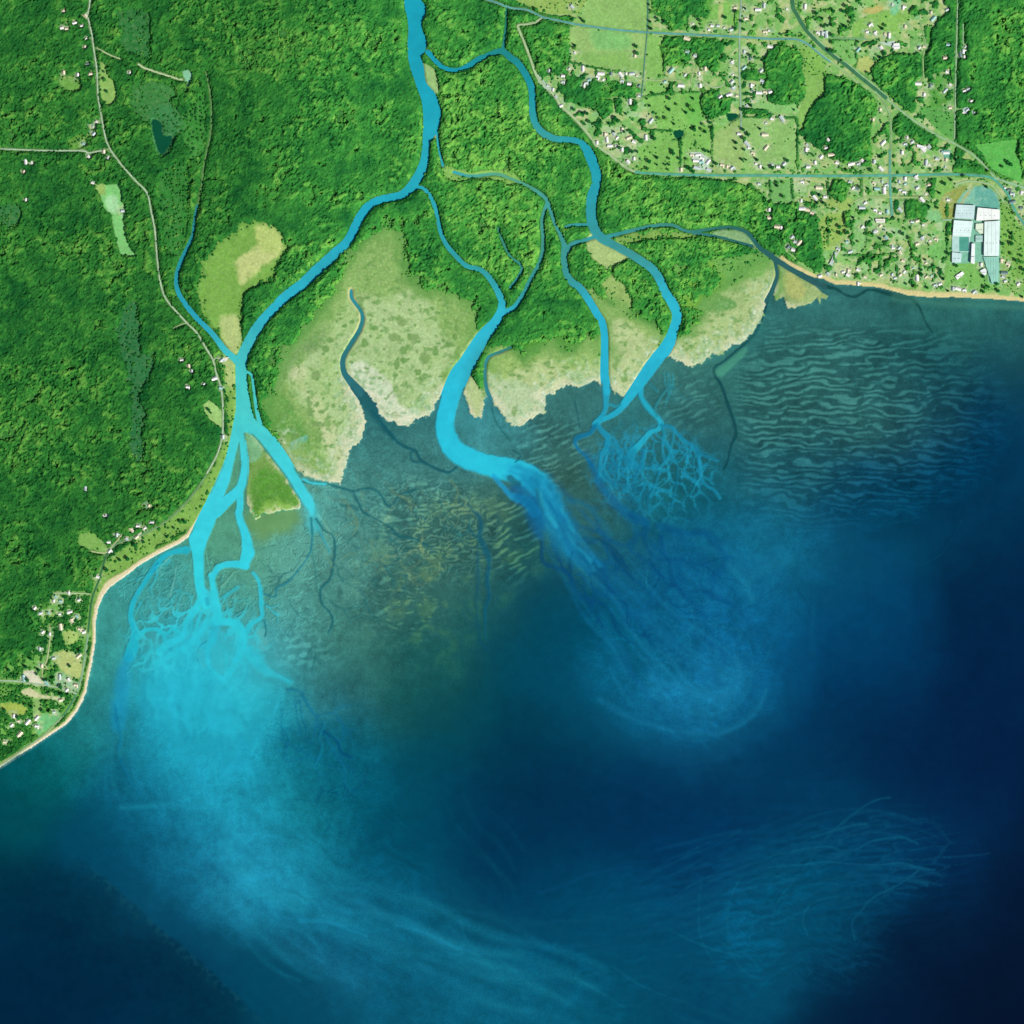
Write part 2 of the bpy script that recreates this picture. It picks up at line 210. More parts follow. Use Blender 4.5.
 ([(632,514,3),(647,524,3),(644,538,2),(652,554,1.2),(662,560,1.5),(684,561,1.3),(699,572,1.2)],(5,78,124),.65*.8,1.8),([(660,526,3.5),(672,530,4),(688,534,3),(705,533,3.5),(717,544,4),(726,557,2.5)],(5,80,128),.7*.8,2.2),([(662,534,2.5),(662,549,3),(668,558,1.4),(672,570,1),(676,586,1),(688,592,1),(707,592,2),(719,599,3),(735,606,1.5),(748,622,1.2)],(5,78,124),.65*.8,1.8),([(712,580,4),(722,570,3),(728,560,2)],(4,80,130),.5*.8,3),([(640,600,1),(664,614,.8),(690,628,.8)],(8,85,118),.5*.8,1),
 ([(760,600,.6),(778,590,.7),(794,596,.6)],(10,88,118),.5*.8,.8),([(798,590,.6),(808,605,.7),(813,620,.6)],(6,72,105),.5*.8,.8),
 # creeks across the flats
 ([(356,391,5),(366,399,6.5),(378,418,4),(386,430,2.2),(394,438.5,2)],(34,98,105),.85,2),([(372,410,1),(394,438.5,1.5),(406,447,1.5),(416,451,1),(420,459,1),(426,463.5,1.2),(442,471,1.2),(450,472,1.4),(457,467,1)],(22,92,102),.85,.7),
 ([(415,449,.6),(411,455,.9),(414,462,1),(424,462,.8)],(24,92,102),.7,.7),([(303,482,1),(326,484,1),(353,491,1),(362,489,.9),(373,489,.9),(381,495,.9),(388,506,1),(394,503,.9),(400,495,.9),(416,490,.8)],(26,100,108),.8,.7),([(353,491,.9),(360,506,1),(364,513,1.3),(372,517,1),(381,522,1),(391,528,1),(398,536,1.2),(413,538,1),(421,542,1),(427,545,.8)],(26,96,104),.8,.7),
 ([(308,500,5),(313,514,6),(314,526,6)],(70,190,195),.7,4),([(318,515,.6),(326,526,.7),(333,540,.7)],(120,195,175),.5,.7),([(314,520,.6),(324,540,1),(330,552,.8)],(52,170,185),.6,1),([(311,518,1),(312,535,1),(311,549,1),(306,560,1),(296,573,.9),(286,583,.8),(277,588,.8),(275,597,.8),(264,594,.7)],(30,125,140),.85,.7),([(316,519,.9),(324,530,.9),(332,535,1),(335,546,1.2),(334,562,1),(330,579,.9),(321,589,1.2),(322,603,.9),(330,613,1),(333,622,1),(328,634,.8)],(24,100,108),.8,.7),([(312,549,.8),(316,575,.7),(318,590,.7)],(40,120,120),.5,.8),
 ([(468,505,1),(478,515,1.4),(481,524,1.8),(480,537,2),(487,552,2.2),(489,565,2.2),(487,580,1.8),(489,596,1.6),(485,610,1.4),(486,640,1)],(12,90,115),.7,1.4),([(468,528,1),(478,540,1.6),(483,552,1.4)],(14,88,105),.6,1.2),([(478,545,1),(478,580,1.2),(477,610,1),(480,640,1),(488,650,1)],(8,80,108),.45,2),
 ([(288,690,.8),(300,692,.8),(310,709,.9),(318,720,1),(324,724,1),(319,738,.8),(322,747,.9),(316,764,.9)],(14,112,140),.6,1),([(324,732,1),(332,737,1.2),(338,743,1.4),(342,753,1.2),(352,758,1)],(4,78,118),.7,1.2),([(268,736,.7),(282,740,.7),(288,748,.7)],(14,110,140),.6,.8),([(270,738,.6),(284,758,.6),(294,765,.6)],(14,110,140),.5,.8),
 ([(115,705,1),(117,722,1.2),(121,738,1.3),(118,752,1),(124,768,1),(135,788,.9),(145,800,.8)],(12,110,145),.6,1.4),
 ([(264,620,.6),(266,630,.6),(265,636,.6)],(22,110,125),.8,.6),([(206,641,.5),(200,646,.5),(197,655,.4),(200,668,.4)],(24,120,130),.5,.6),
 ([(767,301,2),(757,331,1.5),(745,344,1.3),(737,351,1.1),(724,362,1),(717,366,1.2),(715,374,1.2),(722,386,1.2),(728,404,1.2),(735,424,1.4),(736,436,1.3),(732,445,1),(728,462,.8),(724,470,.7)],(14,72,80),.85,.7),([(720,372,4),(732,362,3),(745,350,2)],(75,155,130),.8,2.5),([(762,330,6),(752,345,5)],(52,125,120),.4,6),
 ([(825,287,2),(836,289,1.4),(846,295,1.1),(855,297,1),(863,293,1),(869,290,1.2),(880,291.5,1.4),(898,297,1.8),(912,299,1.4),(920,308,1),(926,322,.7),(933,333,.6)],(16,68,66),.85,.8),([(895,297,3),(940,303,2),(990,305,2),(1030,308,2)],(66,132,116),.5,3),
 ([(575,400,.5),(578,415,.6),(580,428,.6)],(22,80,88),.7,.6),([(511,441,.6),(498,425,.6),(492,408,.7)],(34,98,100),.7,.6),([(512,450,.6),(521,456,.6),(515,462,.6)],(22,85,92),.7,.6),
 # pale filament lines laid into the water colour
 ([(768,857,.3),(785,853,.4),(811,848,.5),(830,847,.5),(843,851,.4),(858,849,.4),(870,842,.5),(890,838,.5),(905,838,.5),(918,844,.3)],(12,98,132),.6,1),([(768,868,.3),(790,866,.4),(811,864,.6),(825,862,.6),(850,864,.5),(880,865,.5),(900,863,.6),(915,867,.6),(925,869,.6),(935,870,.3)],(14,100,136),.55,1),([(935,857,.4),(950,857,.4),(980,855,.4),(990,853,.3)],(12,80,114),.3,.9),([(812,838,.4),(826,833,.5),(840,829,.5),(855,825,.5),(866,824,.5)],(12,95,128),.6,1),
 ([(772,925,.5),(775,910,.5),(782,895,.4),(795,880,.4),(808,865,.4),(820,845,.4),(840,825,.4),(865,806,.4),(880,799,.5),(890,798,.5)],(12,95,128),.45,1.4),([(808,935,.5),(803,920,.6),(808,908,.5),(820,900,.4),(840,897,.3)],(14,100,130),.55,1.2),([(855,940,.3),(852,925,.5),(855,918,.6),(862,910,.6),(870,900,.5),(882,893,.5),(900,884,.5),(918,871,.6)],(12,92,125),.55,1),
 ([(702,878,.3),(699,905,.4),(699,925,.5),(703,943,.4),(715,965,.3)],(12,98,128),.45,1.4),([(740,878,.3),(729,905,.4),(728,935,.5),(732,955,.5),(745,972,.4),(760,980,.3)],(12,98,128),.45,1.4),([(670,930,.3),(690,940,.7),(715,950,.6),(740,956,.4)],(12,100,132),.5,1.2),([(612,966,.4),(635,982,.6),(660,994,.5),(690,1004,.3)],(10,96,128),.5,1.3),([(575,978,.5),(600,992,.6),(625,1008,.6)],(10,98,126),.4,1.6),([(540,893,.5),(565,885,.7),(585,876,.8),(610,870,.6),(630,867,.4)],(4,72,112),.5,2),([(655,850,.5),(690,842,.7),(715,836,.6),(740,830,.5)],(4,72,112),.5,2),
 ([(397,925,.6),(425,933,.7),(460,950,.5)],(24,132,165),.4,1.6),([(460,920,.5),(470,945,.6),(500,960,.6),(530,985,.6)],(16,108,138),.35,1.6),([(920,566,.3),(940,555,.3),(955,535,.3),(962,520,.2)],(10,76,102),.35,.8),
 ([(730,565,2),(745,585,2.5),(752,600,1.6)],(26,130,165),.45,4),([(742,590,2),(760,570,3),(790,560,3)],(24,122,155),.35,6),([(648,570,.5),(646,580,.5),(648,590,.4)],(26,128,150),.4,1),
 ([(88,748,.8),(100,742,1),(120,755,.8)],(30,130,130),.35,2),([(200,680,60),(200,700,60)],(30,168,195),.15,40),
]

# land cover polygons: (points, colour, edge noise, softness, tree density inside or None)
MARSH = (170,200,140); TAN = (190,206,154); MID = (112,166,82); FLD = (140,188,104)
COVER = [
 # pale marsh
 ([(386,226),(372,236),(360,250),(345,262),(331,300),(310,330),(285,358),(276,385),(272,410),(278,440),(300,474),(342,490),(380,440),(440,430),(450,392),(470,350),(480,330),(478,312),(462,298),(432,290),(411,283),(400,266),(405,245),(395,232)],(134,176,98),9,18,0),
 ([(352,300),(335,320),(318,345),(300,365),(286,371),(292,385),(300,400),(320,420),(325,450),(330,470),(345,485),(380,440),(440,430),(450,395),(440,380),(455,350),(440,330),(430,300),(405,290),(385,300),(365,292)],MARSH,5,9,0),
 ([(286,371),(300,366),(308,372),(304,385),(318,395),(330,420),(345,440),(342,470),(328,452),(318,420),(306,398),(296,384)],TAN,3,6,0),
 ([(350,368),(362,362),(378,372),(392,385),(402,405),(420,412),(430,418),(408,428),(385,424),(372,405)],(208,222,192),3,5,0),([(340,378),(352,378),(364,404),(366,425),(348,448),(340,440),(350,420),(345,400)],(196,208,170),3,4,0),
 ([(262,400),(285,395),(300,420),(312,440),(306,452),(290,440),(272,425)],(96,156,72),4,8,0),([(265,440),(280,448),(300,460),(296,470),(282,460)],(104,160,76),3,6,0),([(275,395),(296,360),(318,350),(330,330),(322,325),(300,345),(282,365)],(116,156,96),4,8,0),
 ([(290,443),(304,436),(310,434),(306,441),(296,449),(290,450)],(96,176,150),1.2,2.5,0),
 ([(296,470),(310,474),(342,480),(340,486),(320,486),(302,484)],TAN,2,3,0),
 ([(470,375),(478,386),(484,395),(486,406),(481,417),(474,418),(468,408),(463,390)],(178,200,140),1.5,3,0),
 ([(500,345),(512,352),(524,362),(537,352),(552,335),(560,352),(575,352),(588,338),(598,342),(604,384),(570,392),(545,398),(530,424),(512,428),(494,405),(486,382),(488,360)],(150,186,104),5,8,.04),
 ([(512,372),(530,366),(552,360),(575,368),(600,362),(604,386),(570,394),(548,398),(545,414),(520,428),(505,420),(500,395)],(180,202,140),5,7,0),
 ([(487,372),(500,380),(520,380),(540,390),(548,402),(520,428),(500,414),(488,396)],(182,206,160),4,6,0),
 ([(527,318),(545,305),(566,300),(578,312),(582,330),(572,350),(550,350),(530,352)],(70,140,48),5,10,.75),
 ([(584,285),(596,292),(610,306),(622,304),(632,318),(648,326),(662,334),(658,352),(640,380),(622,398),(610,388),(608,350),(604,325),(594,305)],(156,188,112),4,7,.03),
 ([(607,330),(622,320),(640,332),(655,345),(645,372),(625,396),(610,388)],(182,202,144),4,6,0),
 ([(606,278),(622,282),(632,300),(626,312),(614,305),(604,292)],(150,184,104),3,6,.05),
 ([(668,345),(690,330),(704,316),(700,306),(712,294),(730,284),(760,262),(776,262),(780,285),(764,312),(755,330),(742,346),(712,356),(692,370),(668,362)],(172,196,134),4,7,0),
 ([(676,268),(690,262),(720,258),(756,250),(770,258),(765,272),(735,285),(712,296),(700,306),(690,300),(680,285)],(106,168,80),4,8,.12),
 ([(690,262),(715,268),(722,292),(700,310),(690,330),(675,335),(672,300)],(110,165,62),5,10,.6),
 ([(698,310),(712,295),(730,298),(738,306),(722,312)],(100,160,86),2,4,.05),
 ([(772,258),(785,262),(802,276),(830,297),(818,306),(795,310),(774,306)],(148,176,112),2,3,0),([(783,278),(792,272),(800,280),(806,290),(798,300),(788,296)],(172,184,110),3,5,0),
 ([(592,232),(604,240),(620,250),(628,258),(612,266),(596,262),(586,248)],(168,196,124),3,5,.02),([(612,238),(640,232),(680,232),(700,238),(660,240),(625,245)],(128,172,84),3,6,.2),([(714,238),(716,231),(732,229),(745,233),(756,246),(768,256),(752,248),(735,241)],(130,172,118),1.5,3,0),
 ([(206,255),(228,236),(250,222),(272,222),(284,238),(282,256),(266,280),(250,292),(244,312),(240,352),(226,346),(210,322),(198,305)],(120,172,76),7,14,0),([(236,262),(250,250),(262,240),(280,236),(278,254),(256,270),(242,286)],(190,204,130),4,7,0),([(256,228),(272,224),(282,240),(276,252),(260,250)],(182,204,118),3,5,0),([(222,320),(238,316),(242,335),(236,354),(224,342)],(176,196,124),4,6,0),
 ([(236,425),(252,428),(268,445),(285,468),(298,490),(306,505),(300,520),(275,524),(262,546),(252,545),(246,520),(246,470)],(114,160,78),3,4,0),([(258,470),(285,480),(296,505),(270,515),(250,520)],(86,148,56),5,8,0),([(245,430),(258,440),(262,455),(248,462)],(120,180,130),3,4,0),([(265,500),(290,505),(292,515),(270,522),(258,540),(252,535)],(130,180,80),4,8,0),
 ([(430,66),(436,72),(438,90),(432,96),(425,80),(421,62)],(150,190,120),1.5,2,0),([(429,118),(431,116),(432,122),(430,125)],(190,190,90),.5,1,0),([(430,133),(436,132),(436,138),(431,138)],(180,195,120),1,1.5,0),
 ([(445,166),(470,172),(500,170),(520,178),(512,184),(480,178),(455,182),(446,176)],(130,182,90),3,4,.15),
 # coast strip in the west
 ([(225,355),(236,362),(238,400),(236,425),(228,455),(216,485),(204,510),(188,530),(150,552),(115,578),(99,600),(92,590),(100,570),(115,552),(140,538),(165,520),(185,503),(205,480),(220,450),(226,420),(224,390)],(124,174,80),4,7,.12),
 ([(204,405),(209,400),(216,404),(222,412),(224,425),(220,428),(210,420),(205,412)],(156,202,118),1,1.5,0),([(226,362),(234,362),(234,388),(228,385)],(168,192,118),3,4,.05),
 ([(79,536),(90,532),(100,538),(108,548),(104,552),(88,549),(80,545)],(124,176,86),2,3,.02),
 ([(35,590),(60,588),(92,590),(90,640),(84,680),(72,715),(40,738),(-10,770),(-70,800),(-70,690),(-10,690),(0,662),(20,650),(34,625)],(104,166,74),8,12,.42),
 ([(55,655),(66,650),(80,658),(83,668),(80,678),(70,676),(60,668)],(178,196,120),2,3,0),([(63,632),(75,632),(76,640),(66,644)],(160,190,104),3,3,.05),([(0,705),(14,703),(26,707),(24,714),(10,714)],(164,188,84),2,3,.02),([(34,695),(40,690),(42,720),(36,722)],(140,185,105),2,3,.05),([(24,672),(34,671),(44,683),(44,686),(22,682)],(214,216,184),1.5,1.5,0),([(22,692),(30,688),(40,694),(62,697),(60,700),(30,696)],(204,206,160),1.5,1.5,0),([(60,672),(78,684),(76,692),(62,690),(54,682)],(150,196,150),3,3,.1),([(40,718),(58,712),(60,720),(45,730),(38,734)],(110,190,120),2,3,.02),
 # west clearings and bogs
 ([(95,185),(118,184),(121,187),(122,200),(125,212),(124,225),(127,240),(132,250),(137,256),(122,256),(117,245),(113,225),(112,215),(104,208),(100,195)],(126,202,118),1,1.2,0),([(106,200),(116,196),(118,212),(110,212)],(160,215,158),2,3,0),([(96,186),(104,184),(105,194),(99,194)],(150,188,100),2,3,0),
 ([(99,65),(104,63),(108,75),(115,85),(116,100),(108,105),(101,95)],(140,184,96),1.5,2,.05),([(60,80),(72,77),(82,82),(82,90),(74,92),(64,88)],(108,164,74),2,4,.1),([(66,140),(82,132),(86,146),(70,150)],(100,158,66),3,5,.3),
 ([(115,12),(140,8),(152,15),(150,40),(152,60),(138,58),(124,50),(122,30)],(46,118,58),4,8,.2),([(134,88),(160,82),(172,92),(165,110),(148,122),(132,112)],(58,128,62),4,8,.08),([(160,170),(178,160),(190,175),(192,215),(184,250),(165,256),(160,230),(156,200)],(48,128,52),4,8,.35),([(178,118),(206,90),(208,130),(200,160),(182,145)],(56,136,54),4,8,.35),([(150,112),(172,104),(182,120),(176,145),(162,158),(152,140)],(56,128,70),4,8,.2),
 ([(124,305),(137,303),(142,330),(142,350),(155,362),(152,375),(143,395),(147,420),(143,440),(145,455),(135,462),(128,440),(130,420),(128,395),(130,380),(118,350),(117,330)],(44,114,64),5,7,.25),([(0,205),(18,205),(22,218),(10,226),(-10,222)],(50,120,62),3,6,.2),
 ([(182,72),(187,69),(192,73),(192,80),(188,88),(185,80)],(134,200,160),.8,1,0),([(250,195),(290,180),(320,190),(300,215),(270,225)],(58,136,50),8,14,.7),
 ([(640,185),(670,179),(700,190),(745,198),(742,206),(700,204),(660,203),(642,196)],(38,116,52),5,9,.5),
 # farm land in the north-east
 ([(515,-70),(515,0),(530,7),(545,14),(575,18),(571,26),(569,60),(567,75),(548,75),(540,82),(561,106),(597,145),(635,172),(700,178),(745,185),(762,195),(765,215),(775,235),(790,255),(815,275),(860,285),(1024,300),(1100,303),(1100,165),(1020,180),(1000,178),(985,165),(970,150),(955,140),(955,-70)],(124,184,98),2,3,.34),
 ([(588,-70),(588,0),(580,16),(574,20),(571,25),(610,29),(647,32),(648,-70)],(142,190,106),.6,1,0),([(570,27),(610,31),(646,34.5),(644,60),(643,76),(620,74),(600,71),(585,66),(575,62),(571,50),(569,40)],(150,192,112),.6,1,0),([(592,30),(625,33),(630,48),(610,50),(595,46)],(126,190,110),4,8,0),([(520,-70),(587,-70),(587,0),(578,14),(560,14.5),(545,14),(530,7),(515,0)],(146,184,94),1,1.5,.08),([(574,50),(600,53),(640,54),(642,72),(600,70),(584,64)],(134,186,98),3,5,0),
 ([(648,36),(664,37),(664,75),(646,78)],(132,188,96),1,1.2,.02),([(645,82),(663,80),(668,92),(690,95),(702,108),(700,125),(735,128),(740,172),(700,173),(642,172),(636,158),(645,140),(658,130),(652,112),(642,98)],(126,188,92),2,2.5,.05),([(690,92),(702,96),(702,120),(690,122),(684,105)],(110,186,84),2,3,.02),([(688,9),(708,5),(735,5),(736,30),(702,27),(690,20)],(124,186,90),1.5,2,.03),([(719,4),(723,4),(722,24),(718,22)],(176,196,124),1,1.5,0),
 ([(712,140),(722,128),(735,120),(741,128),(741,172),(712,172)],(150,188,110),2,3,.03),([(742,117),(768,117),(797,130),(800,150),(797,168),(770,172),(745,173)],(140,190,108),1.2,1.5,.03),([(755,104),(770,102),(795,104),(798,112),(770,113),(757,112)],(134,194,112),1,1,0),([(803,70),(826,75),(826,95),(816,100),(812,118),(800,132),(798,120),(802,100)],(132,184,92),1.2,1.5,.02),([(800,46),(818,56),(826,74),(802,72)],(128,182,86),2,3,.1),([(858,20),(880,12),(895,8),(908,4),(907,28),(882,36),(872,30),(860,36),(852,34)],(134,190,92),2,2.5,.03),([(862,10),(880,5),(884,10),(876,14),(864,13)],(190,186,110),2,2,0),
 ([(858,58),(868,56),(875,64),(872,73),(862,73),(856,66)],(176,194,112),1.2,1.5,0),([(834,40),(856,40),(856,60),(838,58)],(122,186,100),2,3,.06),([(888,-20),(900,-20),(900,10),(890,12)],(120,205,150),2,3,.05),([(925,26),(935,26),(934,64),(926,64)],(84,166,70),1,1.2,0),([(975,145),(1000,141),(1018,139),(1020,160),(1022,183),(1004,176),(990,168)],(92,182,82),1.2,1.2,.01),([(920,108),(953,108),(954,138),(935,128)],(92,168,80),2,3,.06),([(930,60),(950,60),(952,100),(930,105)],(88,160,68),3,4,.25),
 ([(872,105),(878,102),(880,128),(874,135),(870,130)],(118,184,92),1.5,2,.02),([(770,182),(792,182),(792,204),(772,205)],(116,180,100),1.5,2,.03),([(800,198),(835,196),(850,200),(846,210),(820,205)],(150,184,96),3,4,.1),([(820,218),(845,215),(843,245),(820,246)],(150,188,94),3,3,.12),([(852,222),(866,222),(866,246),(852,252)],(134,192,114),1.5,2,.02),([(934,232),(948,236),(946,256),(934,260),(928,252)],(118,190,100),1.5,2,.02),([(938,178),(950,178),(952,192),(942,200),(936,195)],(126,184,92),1.5,2,.02),([(926,210),(940,212),(940,222),(926,220)],(130,196,130),2,2,.02),
 ([(1000,196),(1020,226),(1060,260),(1060,282),(1000,284)],(124,180,84),2,3,.12),([(948,256),(985,262),(998,284),(985,292),(948,290)],(120,184,92),2,3,.05),([(941,200),(955,188),(968,186),(958,204),(954,218),(942,218)],(150,166,84),2,3,.03),
 # woods and groves inside the farm land
 ([(567,75),(600,80),(640,84),(640,96),(605,98),(590,106),(575,104),(558,90)],(74,146,56),3,3,.62),([(596,100),(612,100),(612,112),(604,120),(598,115)],(40,118,56),1,1.2,.9),([(614,99),(621,99),(622,112),(616,113)],(44,122,54),1,1.2,.9),
 ([(664,38),(700,38),(722,42),(720,60),(716,72),(702,70),(690,62),(676,66),(664,62)],(84,152,58),3,3,.7),([(703,95),(728,97),(727,113),(704,114)],(62,148,56),2,2,.9),([(768,49),(800,52),(802,70),(803,98),(768,101)],(54,136,52),2,3,.92),([(828,76),(850,82),(868,92),(877,108),(870,130),(868,165),(835,160),(820,150),(805,140),(803,130),(812,105),(822,95)],(46,130,46),2,3,1),([(872,68),(895,54),(922,55),(930,48),(932,28),(955,12),(955,50),(945,70),(918,80),(915,110),(905,108),(885,92),(874,80)],(46,134,48),2,3,.95),([(900,113),(920,126),(938,138),(930,145),(905,138),(892,130)],(58,140,52),2,3,.9),
 ([(768,205),(790,205),(815,212),(822,250),(820,272),(795,255),(775,238)],(56,138,56),3,4,.85),([(835,180),(848,185),(842,202),(830,195)],(50,134,52),2,2,.85),([(844,212),(850,212),(850,228),(844,226)],(40,124,50),1,1,1),([(928,180),(936,178),(934,198),(928,198)],(56,140,54),1,1,.95),([(958,158),(985,166),(990,176),(955,176)],(66,144,60),2,2,.6),([(650,-70),(712,-70),(712,0),(706,20),(690,16),(685,30),(668,30),(660,18),(652,10)],(92,158,66),3,3,.5),([(742,70),(768,75),(768,80),(742,80)],(66,146,60),1.5,1.5,.8),([(742,108),(768,111),(768,114.5),(742,114)],(34,112,48),.8,1,1),
 ([(906,200),(926,200),(926,218),(908,218)],(72,146,62),2,2,.6),([(955,-70),(1100,-70),(1100,165),(1022,160),(1018,138),(985,142),(965,138),(956,120)],(42,130,46),2,3,1),
]
SPOTS = [(402,322,5,5),(394,337,7,4),(413,337,6,4),(403,350,4,5),(425,358,5,6),(418,372,4,3),(425,376,4,3),(365,343,4,5),(375,328,4,2.5),(326,349,4,4),(316,376,5,5),(397,365,3,5),(352,322,3,2),(360,300,5,3),(330,340,4,3),(404,360,4,3),(436,352,3,4),(449,345,4,3),(455,338,3,4),(456,328,3,3),(310,412,5,3),(318,424,6,3),(322,412,4,2),(296,436,4,3),(278,400,3,2),(520,352,3,1.5),(530,366,5,2),(536,345,4,3),(555,340,6,3),(566,335,4,3),(645,318,3,2),(625,345,1.5,1.5),(512,375,4,2),(570,354,6,2.5)]

ROADS = [
 ('road',.75,(172,200,168),[(90,-70),(90,0),(88,15),(92,35),(94,50),(97,70),(98,95),(100,107),(103,125),(108,145),(120,163),(135,180),(147,193),(151,210),(155,230),(157,256),(160,280),(165,297),(175,310),(187,323),(197,333),(206,348),(213,360),(216,372),(221,388),(223,407),(223,425),(222,438),(217,455),(206,475)]),
 ('road',.7,(112,158,112),[(206,475),(195,492),(183,506),(175,514),(162,524),(146,533),(130,539),(119,543),(110,549)]),
 ('lane',.9,(54,116,74),[(110,549),(105,560),(99,580),(92,600),(89,625),(88,634)]),('road',.8,(140,184,150),[(88,634),(86,650),(82,675),(77,692)]),('lane',.8,(70,140,100),[(77,692),(70,706),(62,717)]),('road',.6,(150,180,140),[(62,717),(45,734),(25,748),(0,765),(-70,800)]),  # first lane's dark green carries rail and hedge shadow in its surface colour
 ('road',.7,(170,196,168),[(-70,147),(0,149),(40,150.5),(82,151),(88,153),(100,151),(107,150)]),
 ('road',1.0,(96,166,158),[(430,-18),(491,1),(511,8),(527,10),(542,17),(556,20),(574,24),(590,26.5),(612,29.5),(647,32.5),(697,35),(739,37),(768,39),(785,39),(798,40),(810,46),(822,56),(832,63)]),
 ('track',1.1,(170,198,150),[(542,18),(536,22),(527,24.5),(518,25.5),(519,30),(524,42),(530,58),(535,72),(539,80),(548,89),(556,98),(561,106),(575,119),(588,134),(596,145),(610,155),(625,167),(635,172)]),
 ('road',1.2,(88,172,148),[(635,172),(650,173.5),(690,175),(740,175.6),(768,175.6),(820,176),(896,175.5),(946,174.5),(976,175.5),(991,178),(1001,186),(1008,195),(1014,209),(1024,224),(1100,330)]),
 ('road',.8,(150,196,160),[(994,178),(1008,182.5),(1024,188),(1100,214)]),
 ('road',.7,(160,200,150),[(955,185),(965,182),(974,181.5),(984,183),(992,186),(998,193),(1004,203)]),
 ('road',.8,(148,186,156),[(741,-70),(741,0),(740,20),(739.5,37),(739.5,75),(740.5,100),(741,120),(741,130)]),
 ('lane',.5,(72,140,120),[(649,-70),(648,0),(647,32),(645,55),(643,80),(641,98)]),
 ('highway',1.9,(62,122,86),[(788,-70),(792,0),(797,15),(806,30),(818,43),(832,55),(847,66),(860,77),(874,88),(887,99)]),
 ('road',.5,(150,196,136),[(810,45),(824,56),(838,67),(852,78),(864,86),(877,94)]),
 ('road',.5,(160,200,150),[(806,28),(820,42),(834,54),(849,65),(862,76),(876,87),(889,98)]),
 ('road',.8,(150,192,150),[(887,99),(902,112),(920,125),(940,137),(953,143),(970,153),(980,161),(987,169),(995,178)]),
 ('road',.8,(140,182,128),[(874,90),(882,100),(888,110),(890.5,122),(891,140),(890.5,160),(890,176)]),
 ('road',1.2,(96,172,150),[(890,150),(890,176),(890.5,195),(892,216)]),
 ('road',.6,(150,190,150),[(957.5,-70),(957.5,0),(956.5,40),(955.5,80),(955,110),(954,142)]),
 ('lane',.6,(120,178,132),[(828,37),(845,38.5),(868,39.5)]),('lane',.6,(170,196,130),[(850,205),(862,198),(880,197),(900,197.5),(930,197.5)]),
 ('road',.8,(164,194,160),[(-70,678),(0,680.5),(20,681.5),(45,685),(60,688),(72,692),(77,694)]),
 ('track',.6,(176,200,150),[(97,48),(104,52),(112,56),(121,59)]),('track',.9,(186,206,160),[(138,64),(144,68),(150,70),(165,75),(178,79),(184,80)]),
 ('lane',.6,(140,186,120),[(920,22),(925,42),(923,58),(923,77),(918,85)]),('track',.45,(104,158,92),[(206,72),(211,100),(211,130),(208,147),(204,165),(201,190),(198,203)]),('lane',.5,(170,200,140),[(641,79),(655,80.5),(668,80),(682,81)]),('lane',.5,(170,200,160),[(704,82),(712,87),(720,87),(724,84)]),('lane',.5,(170,200,140),[(691,82),(694,66),(692,58),(696,54)]),
 ('lane',.5,(180,204,160),[(55,593),(70,593),(92,594)]),('track',.5,(186,200,150),[(50,625),(50,640),(47,660),(43,668),(42,680)]),('lane',.5,(150,196,150),[(963,24),(963,42),(964,50)]),('lane',.5,(140,186,120),[(954,109),(962,109),(966,110)]),
 ('track',.5,(190,204,150),[(122,535),(110,549),(104,553),(90,551)]),('lane',.5,(170,196,160),[(213,362),(216,358),(222,360)]),('lane',.5,(150,190,130),[(174,328),(183,324),(187,323)]),
 ('lane',.6,(150,196,170),[(942,220),(953,220)]),
]
POND = [[(152,121),(160,122),(163,135),(172,137),(166,150),(160,153),(155,140)],[(674,131),(681,130),(684,132),(682,137),(677,138.5),(674,135)],[(727,113.5),(739,115),(731,121),(729,121)]]

